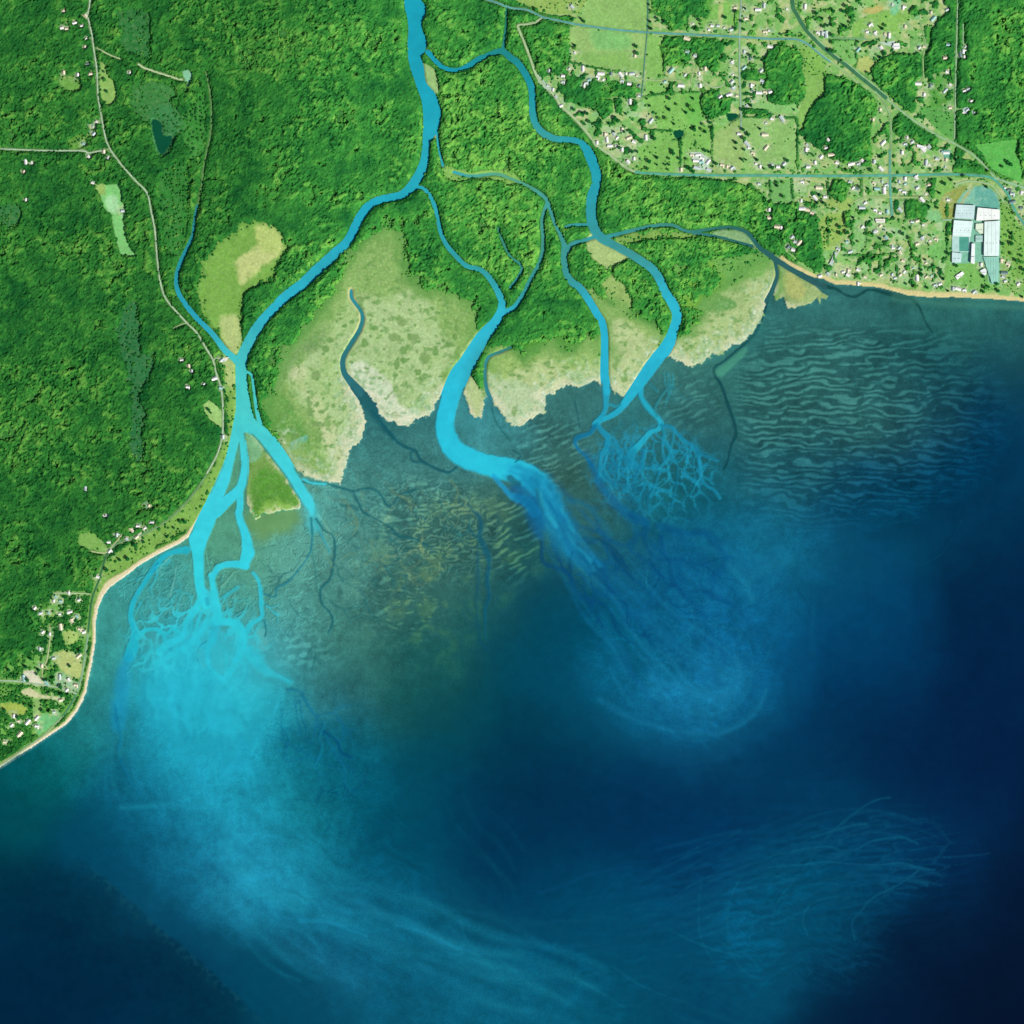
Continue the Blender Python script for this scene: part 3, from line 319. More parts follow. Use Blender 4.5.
# houses: (u, v) taken from the map; buildings with own sizes follow
HOUSES = [(572,7),(575,53),(583,69),(569,69),(563,82),(563,76),(549,71),(586,83),(589,80),(584,86),(601,74),(603,80),(598,77),(611,74),(621,75),(622,81),(629,84),(637,76),(635,56),(548,86),(553,90),(556,97),(561,106),(630,102),(639,96),(639,86),(632,74),(626,74),
 (693,24),(712,26),(718,26),(724,28),(731,30),(709,30),(687,39),(671,71),(685,75),(699,74),(699,79),(681,86),(700,86),(687,52),(695,56),(665,82),(705,69),(732,63),(733,75),(732,82),(733,89),(729,95),(737,96),(735,8),(744,9),(758,10),(764,6),(746,19),(744,68),(761,71),(762,81),(751,86),(752,91),(759,93),(765,92),(752,102),(747,106),(750,59),(765,32),(651,121),(766,123),(744,52),(720,97),
 (787,9),(870,25),(875,34),(867,32),(889,36),(885,35),(895,46),(858,50),(822,34),(826,35),(818,33),(880,110),(873,120),(892,5),(770,47),(769,31),(805,7),(782,119),(770,92),(881,48),(772,119),
 (903,8),(905,27),(931,13),(933,19),(947,10),(896,48),(919,48),(924,47),(948,45),(965,47),(963,52),(960,55),(964,57),(947,72),(930,86),(918,84),(950,85),(968,89),(964,91),(950,108),(967,110),(964,113),(974,113),(945,58),(945,91),(924,95),(971,101),
 (629,138),(634,142),(605,135),(607,140),(617,138),(634,159),(628,162),(597,143),(622,130),(610,146),(616,146),(622,150),(614,134),
 (646,138),(692,155),(702,158),(701,162),(708,162),(709,170),(697,168),(722,165),(681,170),(732,168),(727,167),(749,148),(747,144),(753,153),(760,167),(756,164),(765,135),(766,148),(739,134),(759,184),(698,155),(696,161),
 (828,140),(826,148),(807,145),(806,150),(821,157),(831,155),(837,163),(784,164),(778,167),(772,165),(808,167),(815,163),(851,164),(862,161),(858,164),(874,162),(881,169),(883,143),(802,182),(819,188),(850,182),(853,188),(857,189),(825,197),(815,198),(801,201),(802,209),(807,210),(812,213),(862,208),(865,203),(880,213),(875,210),(887,212),(875,232),(874,183),(882,182),(886,185),(877,189),(884,191),(769,210),(769,218),(777,227),(781,228),(795,242),(799,243),(792,237),(788,247),(793,250),(847,242),(838,249),(892,247),(886,238),(862,227),(884,230),(880,226),
 (907,138),(905,144),(912,142),(923,150),(929,147),(943,152),(946,153),(926,163),(929,165),(937,159),(945,167),(946,160),(902,153),(905,179),(916,178),(905,184),(899,182),(900,190),(917,188),(926,194),(904,192),(922,200),(917,221),(912,222),(923,225),(922,239),(930,241),(936,239),(917,244),(899,248),(900,253),(948,200),(900,210),(1005,188),(1012,194),(1012,202),(1021,193),(1021,208),(1009,190),(929,185),
 (876,231),(828,274),(836,275),(843,272),(848,271),(848,275),(865,277),(881,275),(858,284),(892,275),(895,278),(820,276),(858,270),(893,248),(850,252),(903,261),(913,268),(904,272),(900,275),(917,278),(926,263),(926,277),(931,276),(935,285),(940,284),(958,289),(953,289),(964,290),(974,292),(1003,277),(1005,281),(1018,284),(1001,261),(1008,264),(981,265),(1004,273),
 (79,656),(60,677),(24,678),(47,683),(28,722),(12,725),(37,726),(20,734),(5,742),(54,712),(76,685),(67,690),(50,695),(14,716),(19,721),(61,700),(37,718),(69,680),
 (56,597),(61,601),(54,601),(79,600),(69,593),(35,608),(41,613),(49,613),(60,614),(70,612),(77,616),(72,621),(61,627),(80,629),(84,632),(54,658),(40,649),(42,666),(43,632),(50,634),(98,577),
 (106,516),(109,542),(110,551),(127,539),(117,535),(132,530),(138,526),(152,522),(145,528),(137,537),(149,506),(86,489),
 (88,64),(91,74),(78,75),(64,73),(85,47),(82,26),(86,39),(86,16),(130,73),(97,122),(93,127),(67,29),(62,28),(64,11),(75,23),(26,162),(24,172),(32,163),(26,200),(89,157),(108,158),(94,134),(104,152),(84,144),(123,211),(93,183),
 (182,360),(189,366),(192,371),(222,360),(214,379),(204,384),(221,388),(223,437),(188,387)]

TREES = [(653,94),(670,91),(669,99),(669,110),(647,99),(650,106),(693,99),(677,105),(691,109),(693,111),(690,107),(674,124),(694,127),(706,110),(706,115),(708,119),(703,125),(710,123),(686,113),(666,119),(659,119),(649,5),(651,11),(650,22),(651,29),(657,19),(665,22),(669,29),(673,30),(700,21),(701,25),(697,30),(707,12),(745,9),(737,13),(742,22),(744,30),(725,18),(735,29),(674,52),(685,45),(684,62),(727,45),(750,56),(763,61),(751,106),(742,110),
 (694,130),(702,130),(705,132),(712,129),(672,151),(673,154),(669,159),(679,159),(649,162),(657,165),(665,165),(669,165),(668,170),(657,158),(705,151),(709,152),(687,160),(687,168),(690,169),(693,172),(647,169),(736,143),(743,130),(744,139),(748,135),(736,149),(744,150),(742,160),(746,160),(757,160),(702,184),(716,164),(764,169),(760,129),(765,199),(761,208),(654,139),
 (575,46),(575,49),(636,47),(637,54),(536,10),(615,119),(618,121),(589,122),(609,124),(594,110),(580,105),(574,110),(583,114),(587,114),(626,114),(636,104),(617,87),(581,19),(584,22),(572,20),(624,132),(614,132),(632,152),(637,152),(619,148),
 (832,43),(833,52),(829,51),(844,26),(846,27),(850,23),(843,12),(833,12),(846,7),(853,10),(853,15),(822,19),(816,14),(823,27),(827,26),(832,26),(832,20),(832,36),(842,61),(867,73),(858,42),(878,61),(880,58),(884,54),(885,26),(882,29),(787,36),(781,35),(782,60),(790,64),(790,86),(810,123),(814,118),(776,62),(794,110),(825,98),(820,98),(875,82),
 (787,161),(772,168),(783,168),(777,183),(777,186),(783,183),(783,197),(772,192),(798,135),(847,171),(871,171),(868,189),(859,187),(817,203),(819,195),(823,203),(850,206),(853,218),(839,227),(829,232),(840,234),(830,221),(847,233),(858,242),(894,218),(894,233),(872,234),(880,239),(787,213),(815,248),(820,249),(880,157),(853,152),
 (944,184),(951,180),(1002,167),(1007,162),(1010,165),(988,172),(939,193),(937,208),(929,207),(948,236),(948,240),(1011,234),(1012,239),(1011,244),(1014,214),(971,163),(977,167),(956,160),(910,239),(902,234),(964,177),(986,187),(948,254),(956,266),(940,270),(933,266),(921,270),(921,275),(925,260),(943,279),(915,287),(906,284),(948,291),(983,277),(985,288),(983,292),(1022,297),(1002,244),(1011,254),(1021,256),(1023,270),(1020,262),(1016,261),(988,287),(996,284),(998,291),(927,288),
 (31,659),(39,670),(28,680),(54,679),(61,687),(50,694),(62,695),(69,695),(70,666),(26,705),(32,707),(43,711),(51,712),(19,718),(5,710),(17,701),(42,702),(9,670),(26,667),(15,676),(37,674),(44,680),(80,651),(47,680),
 (107,570),(128,559),(120,560),(174,528),(167,537),(181,522),(185,522),(91,566),(144,542),(135,545),(104,72),(105,80),(107,92),(209,410),(211,413),(82,82)]
PLACES = [(575,45,'at the west edge of the big northern field'),(612,78,'along the south edge of the big northern field'),(553,90,'beside the pale sandy track'),(610,140,'in the hamlet above the northern river bend'),(635,110,'on the open pasture west of the green groves'),(715,27,'along the teal road north of the grove'),(697,76,'around the green south of the grove'),(736,82,'beside the straight street with pale kerbs'),(757,90,'in the plots east of the straight street'),(670,155,'in the pasture with the dark pond'),(703,162,'at the pale farmyard near the long road'),(752,155,'in the yards beside the eastern pasture'),(755,15,'near the top crossroads'),(830,30,'between the highway and the tan round field'),(884,38,'on the knoll north of the tan round field'),(775,60,'in the wood west of the highway'),(930,20,'in the clearings at the top of the forest'),(925,70,'along the lane through the forest'),(966,52,'at the pale yard in the eastern forest'),(966,108,'at the forest airstrip clearing'),(880,110,'beside the road that leaves the highway'),(790,165,'at the corner of the green square field'),(825,152,'in the long wood south of the highway'),(862,165,'just north of the long teal road'),(805,200,'on the pale block below the long road'),(855,188,'south of the long road near the avenue'),(880,186,'at the teal avenue crossing'),(790,243,'in the hamlet above the shore creek'),(845,232,'in the meadow above the beach'),(882,222,'along the south end of the avenue'),(870,274,'on the beach front in the middle'),(915,146,'at the corner below the highway wood'),(945,160,'near the teal playing field'),(905,184,'in the dense block south of the road'),(922,232,'west of the big white warehouses'),(910,268,'on the beach front near the warehouses'),(962,288,'on the shore below the warehouses'),(1008,270,'on the shore east of the warehouses'),(1012,196,'beside the rail curve in the east'),(1008,240,'in the field east of the warehouses'),(985,160,'around the bright green eastern field'),
 (60,605,'in the western beach village upper rows'),(50,635,'in the western beach village wooded middle'),(60,680,'round the tan field of the western village'),(20,722,'at the lower end of the western village'),(110,540,'at the bend of the western coast road'),(140,528,'on the coast road below the forest'),(170,530,'on the grassy strip behind the western beach'),(85,50,'on the north western forest road'),(85,80,'by the meadow on the forest road'),(97,135,'near the western road junction'),(26,170,'in the far western forest'),(210,372,'on the road by the river confluence'),(764,205,'on the lane above the eastern marsh')]

def ell(cu, cv, ru, rv, rot=0, soft=.5):
    c, s = math.cos(R(rot)), math.sin(R(rot)); du, dv = U - cu, V - cv
    q = np.hypot((du * c + dv * s) / ru, (-du * s + dv * c) / rv); return 1 - sstep(1 - soft, 1, q)
# ------------------------------------------------------------------ land and water fields
land_sd = poly_sd(LAND, 30)
land_sd = np.maximum(land_sd, poly_sd(ISLAND, 30))
edge_n = 2.0 * n_hi + 1.8 * n_md + .8 * n_px + 3.2 * np.maximum(0, fbm(U / 4.6, V / 4.6, 2, 18) - .05)
marsh_front = sstep(230, 300, U) * (1 - sstep(780, 830, U)) * sstep(300, 370, V + 0.35 * (U - 560) * (U > 640))
isl = ell(272, 512, 44, 24, 0, .3); edge_n = edge_n + isl * (3.0 * n_md + 2.2 * n_hi); marsh_front = np.maximum(marsh_front, isl)
land_sd = land_sd + edge_n * marsh_front + 0.35 * n_hi
riv_d = np.full((N, N), 20.0, np.float32)
for r in RIV: line_dist(smooth(r, 5), 20, riv_d, True)
riv_end = 0 * U
riv_sd = -riv_d + 0.35 * n_hi                                     # positive in the river
rise = sstep(0, 9, land_sd)
land_h = 0.9 + 1.6 * rise + 5.0 * sstep(10, 30, land_sd) * (0.55 + 0.5 * n_lo) + 0.35 * n_hi * rise
pond_sd = np.full((N, N), -20.0, np.float32)
for p in POND: pond_sd = np.maximum(pond_sd, poly_sd(smooth(p, 4, True), 20))
bank = sstep(-2.2, 0.3, riv_sd)
# sea bed height with sand waves, swirls and creeks
bedrel = 0.0 * U
w1 = fbm(U / 44, V / 20, 3, 2); w2 = fbm(U / 24, V / 12, 2, 5)
slope = -0.16 * (V + 0.0 * U); ph = (V + 0.16 * (U - 850) * np.clip((420 - V) / 100, -.3, 1) + 9 * w1 + 3.0 * w2) / 7.2
gate = sstep(-.5, .15, perlin(U / 17 + 3 * w1, V / 5.5 + ph * .02, 9) + .45 * perlin(U / 34, V / 30, 13))
rip = np.sin(2 * math.pi * ph)
mE = np.clip(1.7 * ell(856, 415, 205, 150, 0, .9), 0, 1) * sstep(722, 752, U) * sstep(312, 338, V - 0.06 * (U - 850) + 10 * n_md)
ripE = sstep(-.6, .8, rip) * gate * mE
ph2 = (0.80 * (V - 440) + 0.6 * (U - 550) * .55 + 5 * w1 + 2 * w2) / 5.6
mC = np.maximum(ell(555, 450, 55, 45, 40, .6), .8 * ell(690, 400, 45, 40, 0, .6))
ripC = sstep(-.2, .7, np.sin(2 * math.pi * ph2)) * sstep(-.3, .2, perlin(U / 13, V / 8, 14)) * mC
ph3 = (0.86 * (V - 540) + 0.5 * (U - 515) + 6 * w1 + 2 * w2) / 7.0
ripD = sstep(-.2, .7, np.sin(2 * math.pi * ph3)) * sstep(-.35, .2, perlin(U / 15, V / 9, 15)) * ell(512, 538, 34, 62, -10, .5)
sw = fbm(U / 30 + 1.2 * w1, V / 18, 2, 16)
ripA = sstep(.1, .8, np.sin(2 * math.pi * (sw * 2.6 + 0.02 * U))) * ell(435, 525, 95, 65, 25, .6)
ripF = sstep(.2, .8, np.sin(2 * math.pi * ((V - 620) * .12 + 1.4 * w1 + w2))) * ell(400, 600, 60, 55, 50, .6) * sstep(-.1, .3, perlin(U / 9, V / 6, 17))
blob = sstep(-.02, .22, perlin(U / 7.5 + .5 * n_md, V / 6.0, 18)) * ell(300, 650, 55, 26, 10, .7)
ridge = 1 - np.abs(fbm(U / 26 + .7 * w1, V / 26, 3, 19)) * 3.2
vein = sstep(.72, .98, ridge)
flat_m = sstep(0, 1, ell(330, 560, 130, 110, 0, .5) + ell(190, 590, 90, 50, 0, .4))
bedrel = 1.5 * ripE + 1.2 * ripC + 1.8 * ripD + 1.7 * ripA + 1.2 * ripF + .9 * blob + .5 * n_md + .25 * n_hi + .10 * vein * flat_m
bed_h = -3.2 + bedrel
under = sstep(.5, -3.0, land_sd)
h = np.where(land_sd > 0, land_h, np.maximum(-2.2, 0.9 + land_sd * 1.1))
h = h * (1 - under) + np.minimum(bed_h, -.6) * under
h = np.where(land_sd > -3, h * (1 - bank) + (-2.4) * bank, h)
h = np.where(pond_sd > -1.5, np.minimum(h, np.where(pond_sd > 0, -1.5, .5)), h)
is_land = h > 0.0

# ground colour
def paint(col, m, c):
    m = m[..., None]; return col * (1 - m) + alb(c) * m
G = np.empty((N, N, 3)); G[:] = alb((44, 112, 44))
G *= (1 + .25 * n_md + .2 * n_hi)[..., None]
D = np.ones((N, N)) * (1.0 - .35 * sstep(.25, .7, n_lo + .6 * n_md))       # tree density
for poly, c, en, soft, dens in COVER:
    q = poly_sd(smooth(poly, 4, True) if en > 1.4 else poly, max(16, soft * 2 + 10))
    m = sstep(-soft * .5, soft * .5, q + en * (.8 * n_md + .7 * n_hi))
    cc = np.asarray(alb(c))
    var = 1 + .12 * n_md + .12 * n_hi + .13 * n_px
    G = G * (1 - m[..., None]) + (cc * var[..., None]) * m[..., None]
    if dens is not None: D = D * (1 - m) + dens * m
farm = sstep(-2, 2, poly_sd(COVER[[i for i, c in enumerate(COVER) if c[0][0] == (515, -70)][0]][0], 20))
# mottling in the farm land: tan yards, darker hedges
tan = farm * sstep(.0, .4, fbm(U / 13, V / 11, 3, 20)) * (D > .25) * (D < .5) * .8
G = paint(G, tan, (178, 196, 128)); tan2 = farm * sstep(.2, .5, fbm(U / 7, V / 6, 2, 8)) * (D > .25) * (D < .5) * .7
G = paint(G, tan2, (196, 206, 156))
# marsh tussocks and pans
marsh = np.zeros((N, N))
for i in (0, 1, 11, 12, 13, 15, 16, 18): marsh = np.maximum(marsh, sstep(-3, 5, poly_sd(COVER[i][0], 20)))
tuss = marsh * sstep(.16, .34, fbm(U / 8.5, V / 7.5, 3, 21)) * sstep(-.5, .2, n_lo + .5 * n_md + .2)
G = paint(G, .75 * tuss, (102, 154, 78)); G = paint(G, .3 * marsh * sstep(.05, .5, n_md), (122, 170, 84))
G = paint(G, .45 * marsh * sstep(.05, .7, n_lo + .4 * n_md), (150, 190, 112)); G = paint(G, .25 * marsh * sstep(.1, .6, n_px), (200, 210, 160))
rq = random.Random(4)
for _ in range(150):
    a, b = rq.choice([(rq.gauss(415, 28), rq.gauss(350, 28)), (rq.gauss(322, 16), rq.gauss(425, 22)), (rq.gauss(548, 30), rq.gauss(368, 14)), (rq.gauss(360, 22), rq.gauss(330, 22)), (rq.gauss(720, 30), rq.gauss(325, 14))])
    SPOTS.append((a, b, rq.uniform(1, 3.2), rq.uniform(.8, 2.2)))
for (a, b, ru, rv) in SPOTS:
    q = np.hypot((U - a) / ru, (V - b) / rv) + .35 * n_hi
    mq = .85 * (1 - sstep(.8, 1.1, q)) * np.clip(marsh, 0, 1); sel_ = mq > .01
    if sel_.any(): G[sel_] = G[sel_] * (1 - mq[sel_])[:, None] + alb((122, 158, 94) if ru > 4 else (104, 152, 80)) * mq[sel_][:, None]
# pale rim on marsh fronts, sand on beaches
rim = (1 - sstep(1.5, 6, land_sd)) * marsh_front * sstep(-.1, .4, n_hi + .3 * n_px + .15)
G = paint(G, .7 * rim * (land_sd > -2), (214, 214, 182))
west_b = line_dist([(206,511),(197,525),(190,536),(180,543),(160,553),(140,564.5),(125,576),(110,587),(103,596),(98,608),(96,620),(95,644),(91,667),(86,692),(77,711),(65,725),(32,747),(0,767),(-70,803)], 14)
bw = 4.2 - 1.2 * sstep(600, 640, V) + 3.0 * np.exp(-((U - 112) / 14.) ** 2 - ((V - 585) / 12.) ** 2)
G = paint(G, (1 - sstep(bw * .75, bw * 1.1, west_b + .8 * n_hi)), (218, 208, 168)); beachW = west_b < bw * 1.25
G = paint(G, .9 * (1 - sstep(.8, 1.8, west_b)), (236, 228, 200)); G = paint(G, .5 * np.exp(-((west_b - bw * 1.05) / .8) ** 2), (150, 170, 96))
east_b = line_dist([(1100,303),(1024,301),(988,298.5),(955,297),(928,297),(908,295),(893,291),(878,287),(853,285),(835,284),(824,279),(813,276),(800,269),(790,264),(782,258)], 14)
eb = 4.6 + 1.5 * sstep(890, 920, U) - 1.6 * sstep(960, 1000, U) - 2.2 * (1 - sstep(800, 840, U))
G = paint(G, (1 - sstep(eb * .6, eb * 1.1, east_b + 1.1 * n_hi)), (214, 204, 146)); beachE = east_b < eb * 1.4
D = np.where(beachW | beachE, 0, D)
G = paint(G, .8 * np.exp(-((riv_d - 1.2) / 1.3) ** 2) * sstep(-.15, .35, n_md + .4 * n_hi) * (land_sd > 0) * (marsh > .5), (196, 196, 140))
rp = random.Random(8)
for _ in range(420):                                             # garden plots and paddocks, square to the lanes
    a, b = rp.choice([(rp.uniform(650, 955), rp.uniform(0, 175)), (rp.uniform(770, 950), rp.uniform(178, 285)), (rp.uniform(560, 650), rp.uniform(75, 172)), (rp.uniform(1000, 1040), rp.uniform(185, 285))])
    ru, rv = rp.uniform(2, 8), rp.uniform(2, 7); x0, x1, y0, y1 = int(a - ru - U0), int(a + ru - U0), int(b - rv - U0), int(b + rv - U0)
    c = np.array(alb(rp.choice([(150, 204, 138), (170, 206, 150), (186, 204, 146), (108, 172, 92), (134, 196, 130), (88, 156, 80), (196, 206, 160), (142, 198, 112)])))
    g_ = farm[y0:y1, x0:x1] * (D[y0:y1, x0:x1] > .22) * (D[y0:y1, x0:x1] < .48) * rp.uniform(.4, .85)
    G[y0:y1, x0:x1] = G[y0:y1, x0:x1] * (1 - g_)[..., None] + c * (1 + .1 * n_px[y0:y1, x0:x1])[..., None] * g_[..., None]
HEDGE = [[(665,36),(664,76)],[(648,0),(648,30)],[(643,97),(668,93),(700,92)],[(712,116),(712,172)],[(741,117),(797,118),(798,172)],[(826,74),(826,96)],[(768,101),(803,100)],[(742,58),(767,58)],[(742,70),(768,71)],[(742,94),(768,94)],[(742,109),(768,111)],[(770,182),(770,206)],[(792,180),(792,206),(772,206)],[(852,220),(852,252)],[(866,222),(866,250)],[(834,40),(856,40),(856,60)],[(688,8),(688,30)],[(735,4),(736,30)],[(828,218),(828,246)],[(905,198),(906,218),(922,218)],[(897,240),(897,282)],[(910,255),(910,282)],[(920,255),(920,280)],[(933,258),(933,282)],[(870,252),(870,275)],[(880,250),(880,275)],[(842,255),(870,256),(895,254)],[(828,178),(828,196)],[(862,178),(862,196)],[(900,196),(930,196)],[(570,62),(586,66),(610,71),(643,75)],[(947,200),(947,258)],[(928,178),(928,198)],[(935,28),(934,64)],[(925,26),(926,64)],[(858,60),(852,74)],[(672,140),(680,139),(681,170)],[(695,140),(696,150)],[(650,130),(676,131)]]
for p in HEDGE:
    q = line_dist(np.array(p, float), 5); hv = (1 - sstep(.6, 1.5, q + .6 * n_hi)) * farm
    D = np.maximum(D, hv * .8 * (D < .9)); G = paint(G, .8 * hv, (52, 120, 60))
# pale yards around houses
hm = np.full((N, N), 9.0, np.float32)
for (a, b) in HOUSES: line_dist([(a - .6, b), (a + .6, b)], 9, hm)
yard = (1 - sstep(1.2, 4.2, hm + 1.8 * n_hi))
G = paint(G, .6 * yard * (land_sd > 3), (190, 206, 164))
built = np.exp(-(hm / 5.5) ** 2) * (land_sd > 5)
G = paint(G, .8 * built * sstep(.0, .4, fbm(U / 3.4, V / 3.1, 2, 12)), (196, 212, 170)); G = paint(G, .7 * built * sstep(.1, .45, fbm(U / 4.0, V / 3.6, 2, 17)), (206, 204, 150)); G = paint(G, .6 * built * sstep(.15, .5, fbm(U / 3.6, V / 3.6, 2, 21)), (150, 200, 176)); G = paint(G, .6 * built * sstep(.1, .4, fbm(U / 3.8, V / 3.2, 2, 6)), (70, 136, 66)); D = D * (sstep(1.5, 3.2, hm + .9 * n_hi))
rd = np.full((N, N), 9.0, np.float32)
for k, w, c, p in ROADS: line_dist([(a, b, w) for a, b in smooth(p, 4)[:, :2]], 9, rd, True)
G = paint(G, .5 * (1 - sstep(.2, 1.6, rd)), (120, 160, 92)); D = D * sstep(.5, 1.5, rd)
APRON = [(956,205),(958,200),(964,192),(972,186.5),(982,186),(990,188.5),(996,194),(999,202),(1000,212),(1000,260),(999,284),(990,284),(984,262),(951,264),(952,236),(954,218)]
aq = poly_sd(APRON, 16); am = sstep(-.6, .6, aq); D = D * (1 - am)
G = paint(G, am, (128, 192, 166)); G = paint(G, am * sstep(974, 976, U) * (V < 210), (104, 176, 158))
G = paint(G, am * .8 * ((np.abs(U - 966 + (V - 196) * .6) < 2) & (V < 206)), (180, 180, 110)); G = paint(G, am * .5 * sstep(.1, .4, n_hi) * (V < 210), (150, 205, 180))
# leave clear strips for lake rims, set bare mud beneath water
gard = farm * (D > .22) * (D < .48); D = D * (1 - gard) + gard * .85 * sstep(.06, .34, fbm(U / 9, V / 8, 3, 16)) * sstep(1.6, 3.4, hm) * sstep(.5, 1.5, rd)
D = D * sstep(.3, 2.2, riv_d) * sstep(1.5, 4.5, land_sd) * sstep(.5, 2, -pond_sd)
mb = marsh.copy()
for ax in (0, 1, 0, 1): mb = sum(np.roll(mb, k, ax) for k in range(-10, 11)) / 21
D = D * (1 - sstep(.10, .62, mb + .42 * n_hi + .55 * n_md + .1 * n_lo)) * (1 - sstep(.8, 1, marsh))
G = paint(G, .8 * sstep(.03, .4, mb) * (1 - marsh), (98, 158, 78)); G = paint(G, .75 * marsh * (1 - sstep(.45, .95, mb + .4 * n_md)) * sstep(6, 30, land_sd), (112, 166, 84))
G = paint(G, .55 * marsh * marsh_front * (1 - sstep(2, 12, land_sd + 5 * n_md)), (222, 224, 194))
pan = marsh * marsh_front * (1 - sstep(8, 34, land_sd + 8 * n_md)) * sstep(-.05, .35, n_hi + .6 * n_md)
G = paint(G, .55 * pan, (158, 196, 160)); G = paint(G, .8 * pan * sstep(.18, .42, fbm(U / 5, V / 5, 2, 3)), (218, 226, 200)); G = paint(G, .5 * pan * sstep(.2, .45, fbm(U / 6, V / 5, 2, 15)), (104, 156, 96))
Db = D.copy()
for ax in (0, 1):
    Db = sum(np.roll(Db, k, ax) for k in range(-3, 4)) / 7

# water colour by kernel interpolation of samples of the bay
def kern(pts, sig):
    p = np.array(pts, float); c = lin(p[:, 2:])
    st = 4; us_, vs_ = us[::st], vs[::st]; uu, vv = np.meshgrid(us_, vs_)
    num = np.zeros(uu.shape + (3,)); den = np.zeros(uu.shape)
    dd = np.sqrt(((p[:, None, :2] - p[None, :, :2]) ** 2).sum(-1)); nn = np.sort(dd, 1)[:, 1:5].mean(1)
    for (x, y), cc, s_ in zip(p[:, :2], c, nn):
        sg = np.clip(s_ * .52, sig * .6, sig * 2.2)
        d2 = (uu - x) ** 2 + (vv - y) ** 2
        w = np.exp(-d2 / (2 * sg * sg)) + 2e-2 * np.exp(-d2 / (2 * (2.2 * sg) ** 2)) + 1e-6 / (1 + d2 / (sg * sg))
        num += w[..., None] * cc; den += w
    f = num / den[..., None]
    iu = np.clip((U - U0) / st, 0, len(us_) - 1.001); iv = np.clip((V - U0) / st, 0, len(vs_) - 1.001)
    a = iu.astype(int); b = iv.astype(int); fa = (iu - a)[..., None]; fb = (iv - b)[..., None]
    return (f[b, a] * (1 - fa) + f[b, a + 1] * fa) * (1 - fb) + (f[b + 1, a] * (1 - fa) + f[b + 1, a + 1] * fa) * fb
wu, wv = 14 * fbm(U / 60, V / 60, 3, 10), 14 * fbm(U / 60, V / 60, 3, 23)
def warp(f, s=1.0):
    a = np.clip(U - U0 + s * wu, 0, N - 1.001); b = np.clip(V - U0 + s * wv, 0, N - 1.001)
    i = a.astype(int); j = b.astype(int); fa = (a - i)[..., None]; fb = (b - j)[..., None]
    return (f[j, i] * (1 - fa) + f[j, i + 1] * fa) * (1 - fb) + (f[j + 1, i] * (1 - fa) + f[j + 1, i + 1] * fa) * fb
sea = warp(kern(SEA, 20.0))
deep = sstep(-.02, -.12, sea[..., 1] - .16)                       # 1 where the water is deep and dark
lum = 1 + .09 * n_md + .06 * n_lo
# wispy streaks in suspended silt, drawn out along the current
def streak(angle, la, lb, seed, o=3):
    c, s = math.cos(R(angle)), math.sin(R(angle)); x = U + 2.2 * wu; y = V + 2.2 * wv
    return fbm((x * c + y * s) / la, (-x * s + y * c) / lb, o, seed)
st1 = streak(25, 80, 9, 3); st2 = streak(-12, 70, 8, 6); st3 = streak(80, 60, 14, 9)
mS = ell(720, 930, 330, 120, -8, .7); mP = ell(360, 900, 200, 130, 30, .7); mQ = ell(680, 660, 150, 110, 30, .6); mL = ell(210, 740, 130, 130, 0, .5)
fine = 1 - np.abs(streak(-4, 60, 11, 12, 3)) * 3; fine2 = 1 - np.abs(streak(32, 60, 10, 15, 3)) * 3
fil = sstep(.55, 1, fine) * ell(850, 870, 150, 70, -8, .9) + sstep(.55, 1, fine2) * ell(790, 940, 110, 60, 15, .7)
lum = lum + .22 * st1 * mP + .20 * st2 * mS + .22 * st1 * mQ + .14 * st3 * mL + .20 * fil
pl = sstep(.75, 1, 1 - np.abs(fbm(U / 40 + .4 * w1, V / 26, 3, 20)) * 4)
swell_shade = np.sin(2 * math.pi * ((V + .10 * U + 7 * w1 + 3 * w2) / 10.5 + .6 * n_lo)) * sstep(-.4, .3, n_md + n_lo + .2) * np.clip(ell(800, 900, 260, 120, -6, .8) * 1.3, 0, 1)  # wave light and shade painted as bright and dark bands of water colour
lum = lum + .11 * swell_shade + .22 * pl * (mQ + mL * .5)
sea = sea * np.clip(lum, .3, 2)[..., None]
vn = sstep(.80, .97, 1 - np.abs(fbm(U / 19 + .8 * w1, V / 21 + .5 * w2, 3, 1)) * 3.6); vn2 = sstep(.82, .98, 1 - np.abs(fbm(U / 15 + .8 * w2, V / 17 + .6 * w1, 3, 8)) * 3.6)
fl = np.clip(flat_m + ell(400, 470, 130, 70, 10, .5) + ell(540, 440, 60, 50, 0, .5), 0, 1) * sstep(.08, .16, sea[..., 1])
sea = sea * (1 + .30 * vn * fl - .28 * vn2 * fl)[..., None]
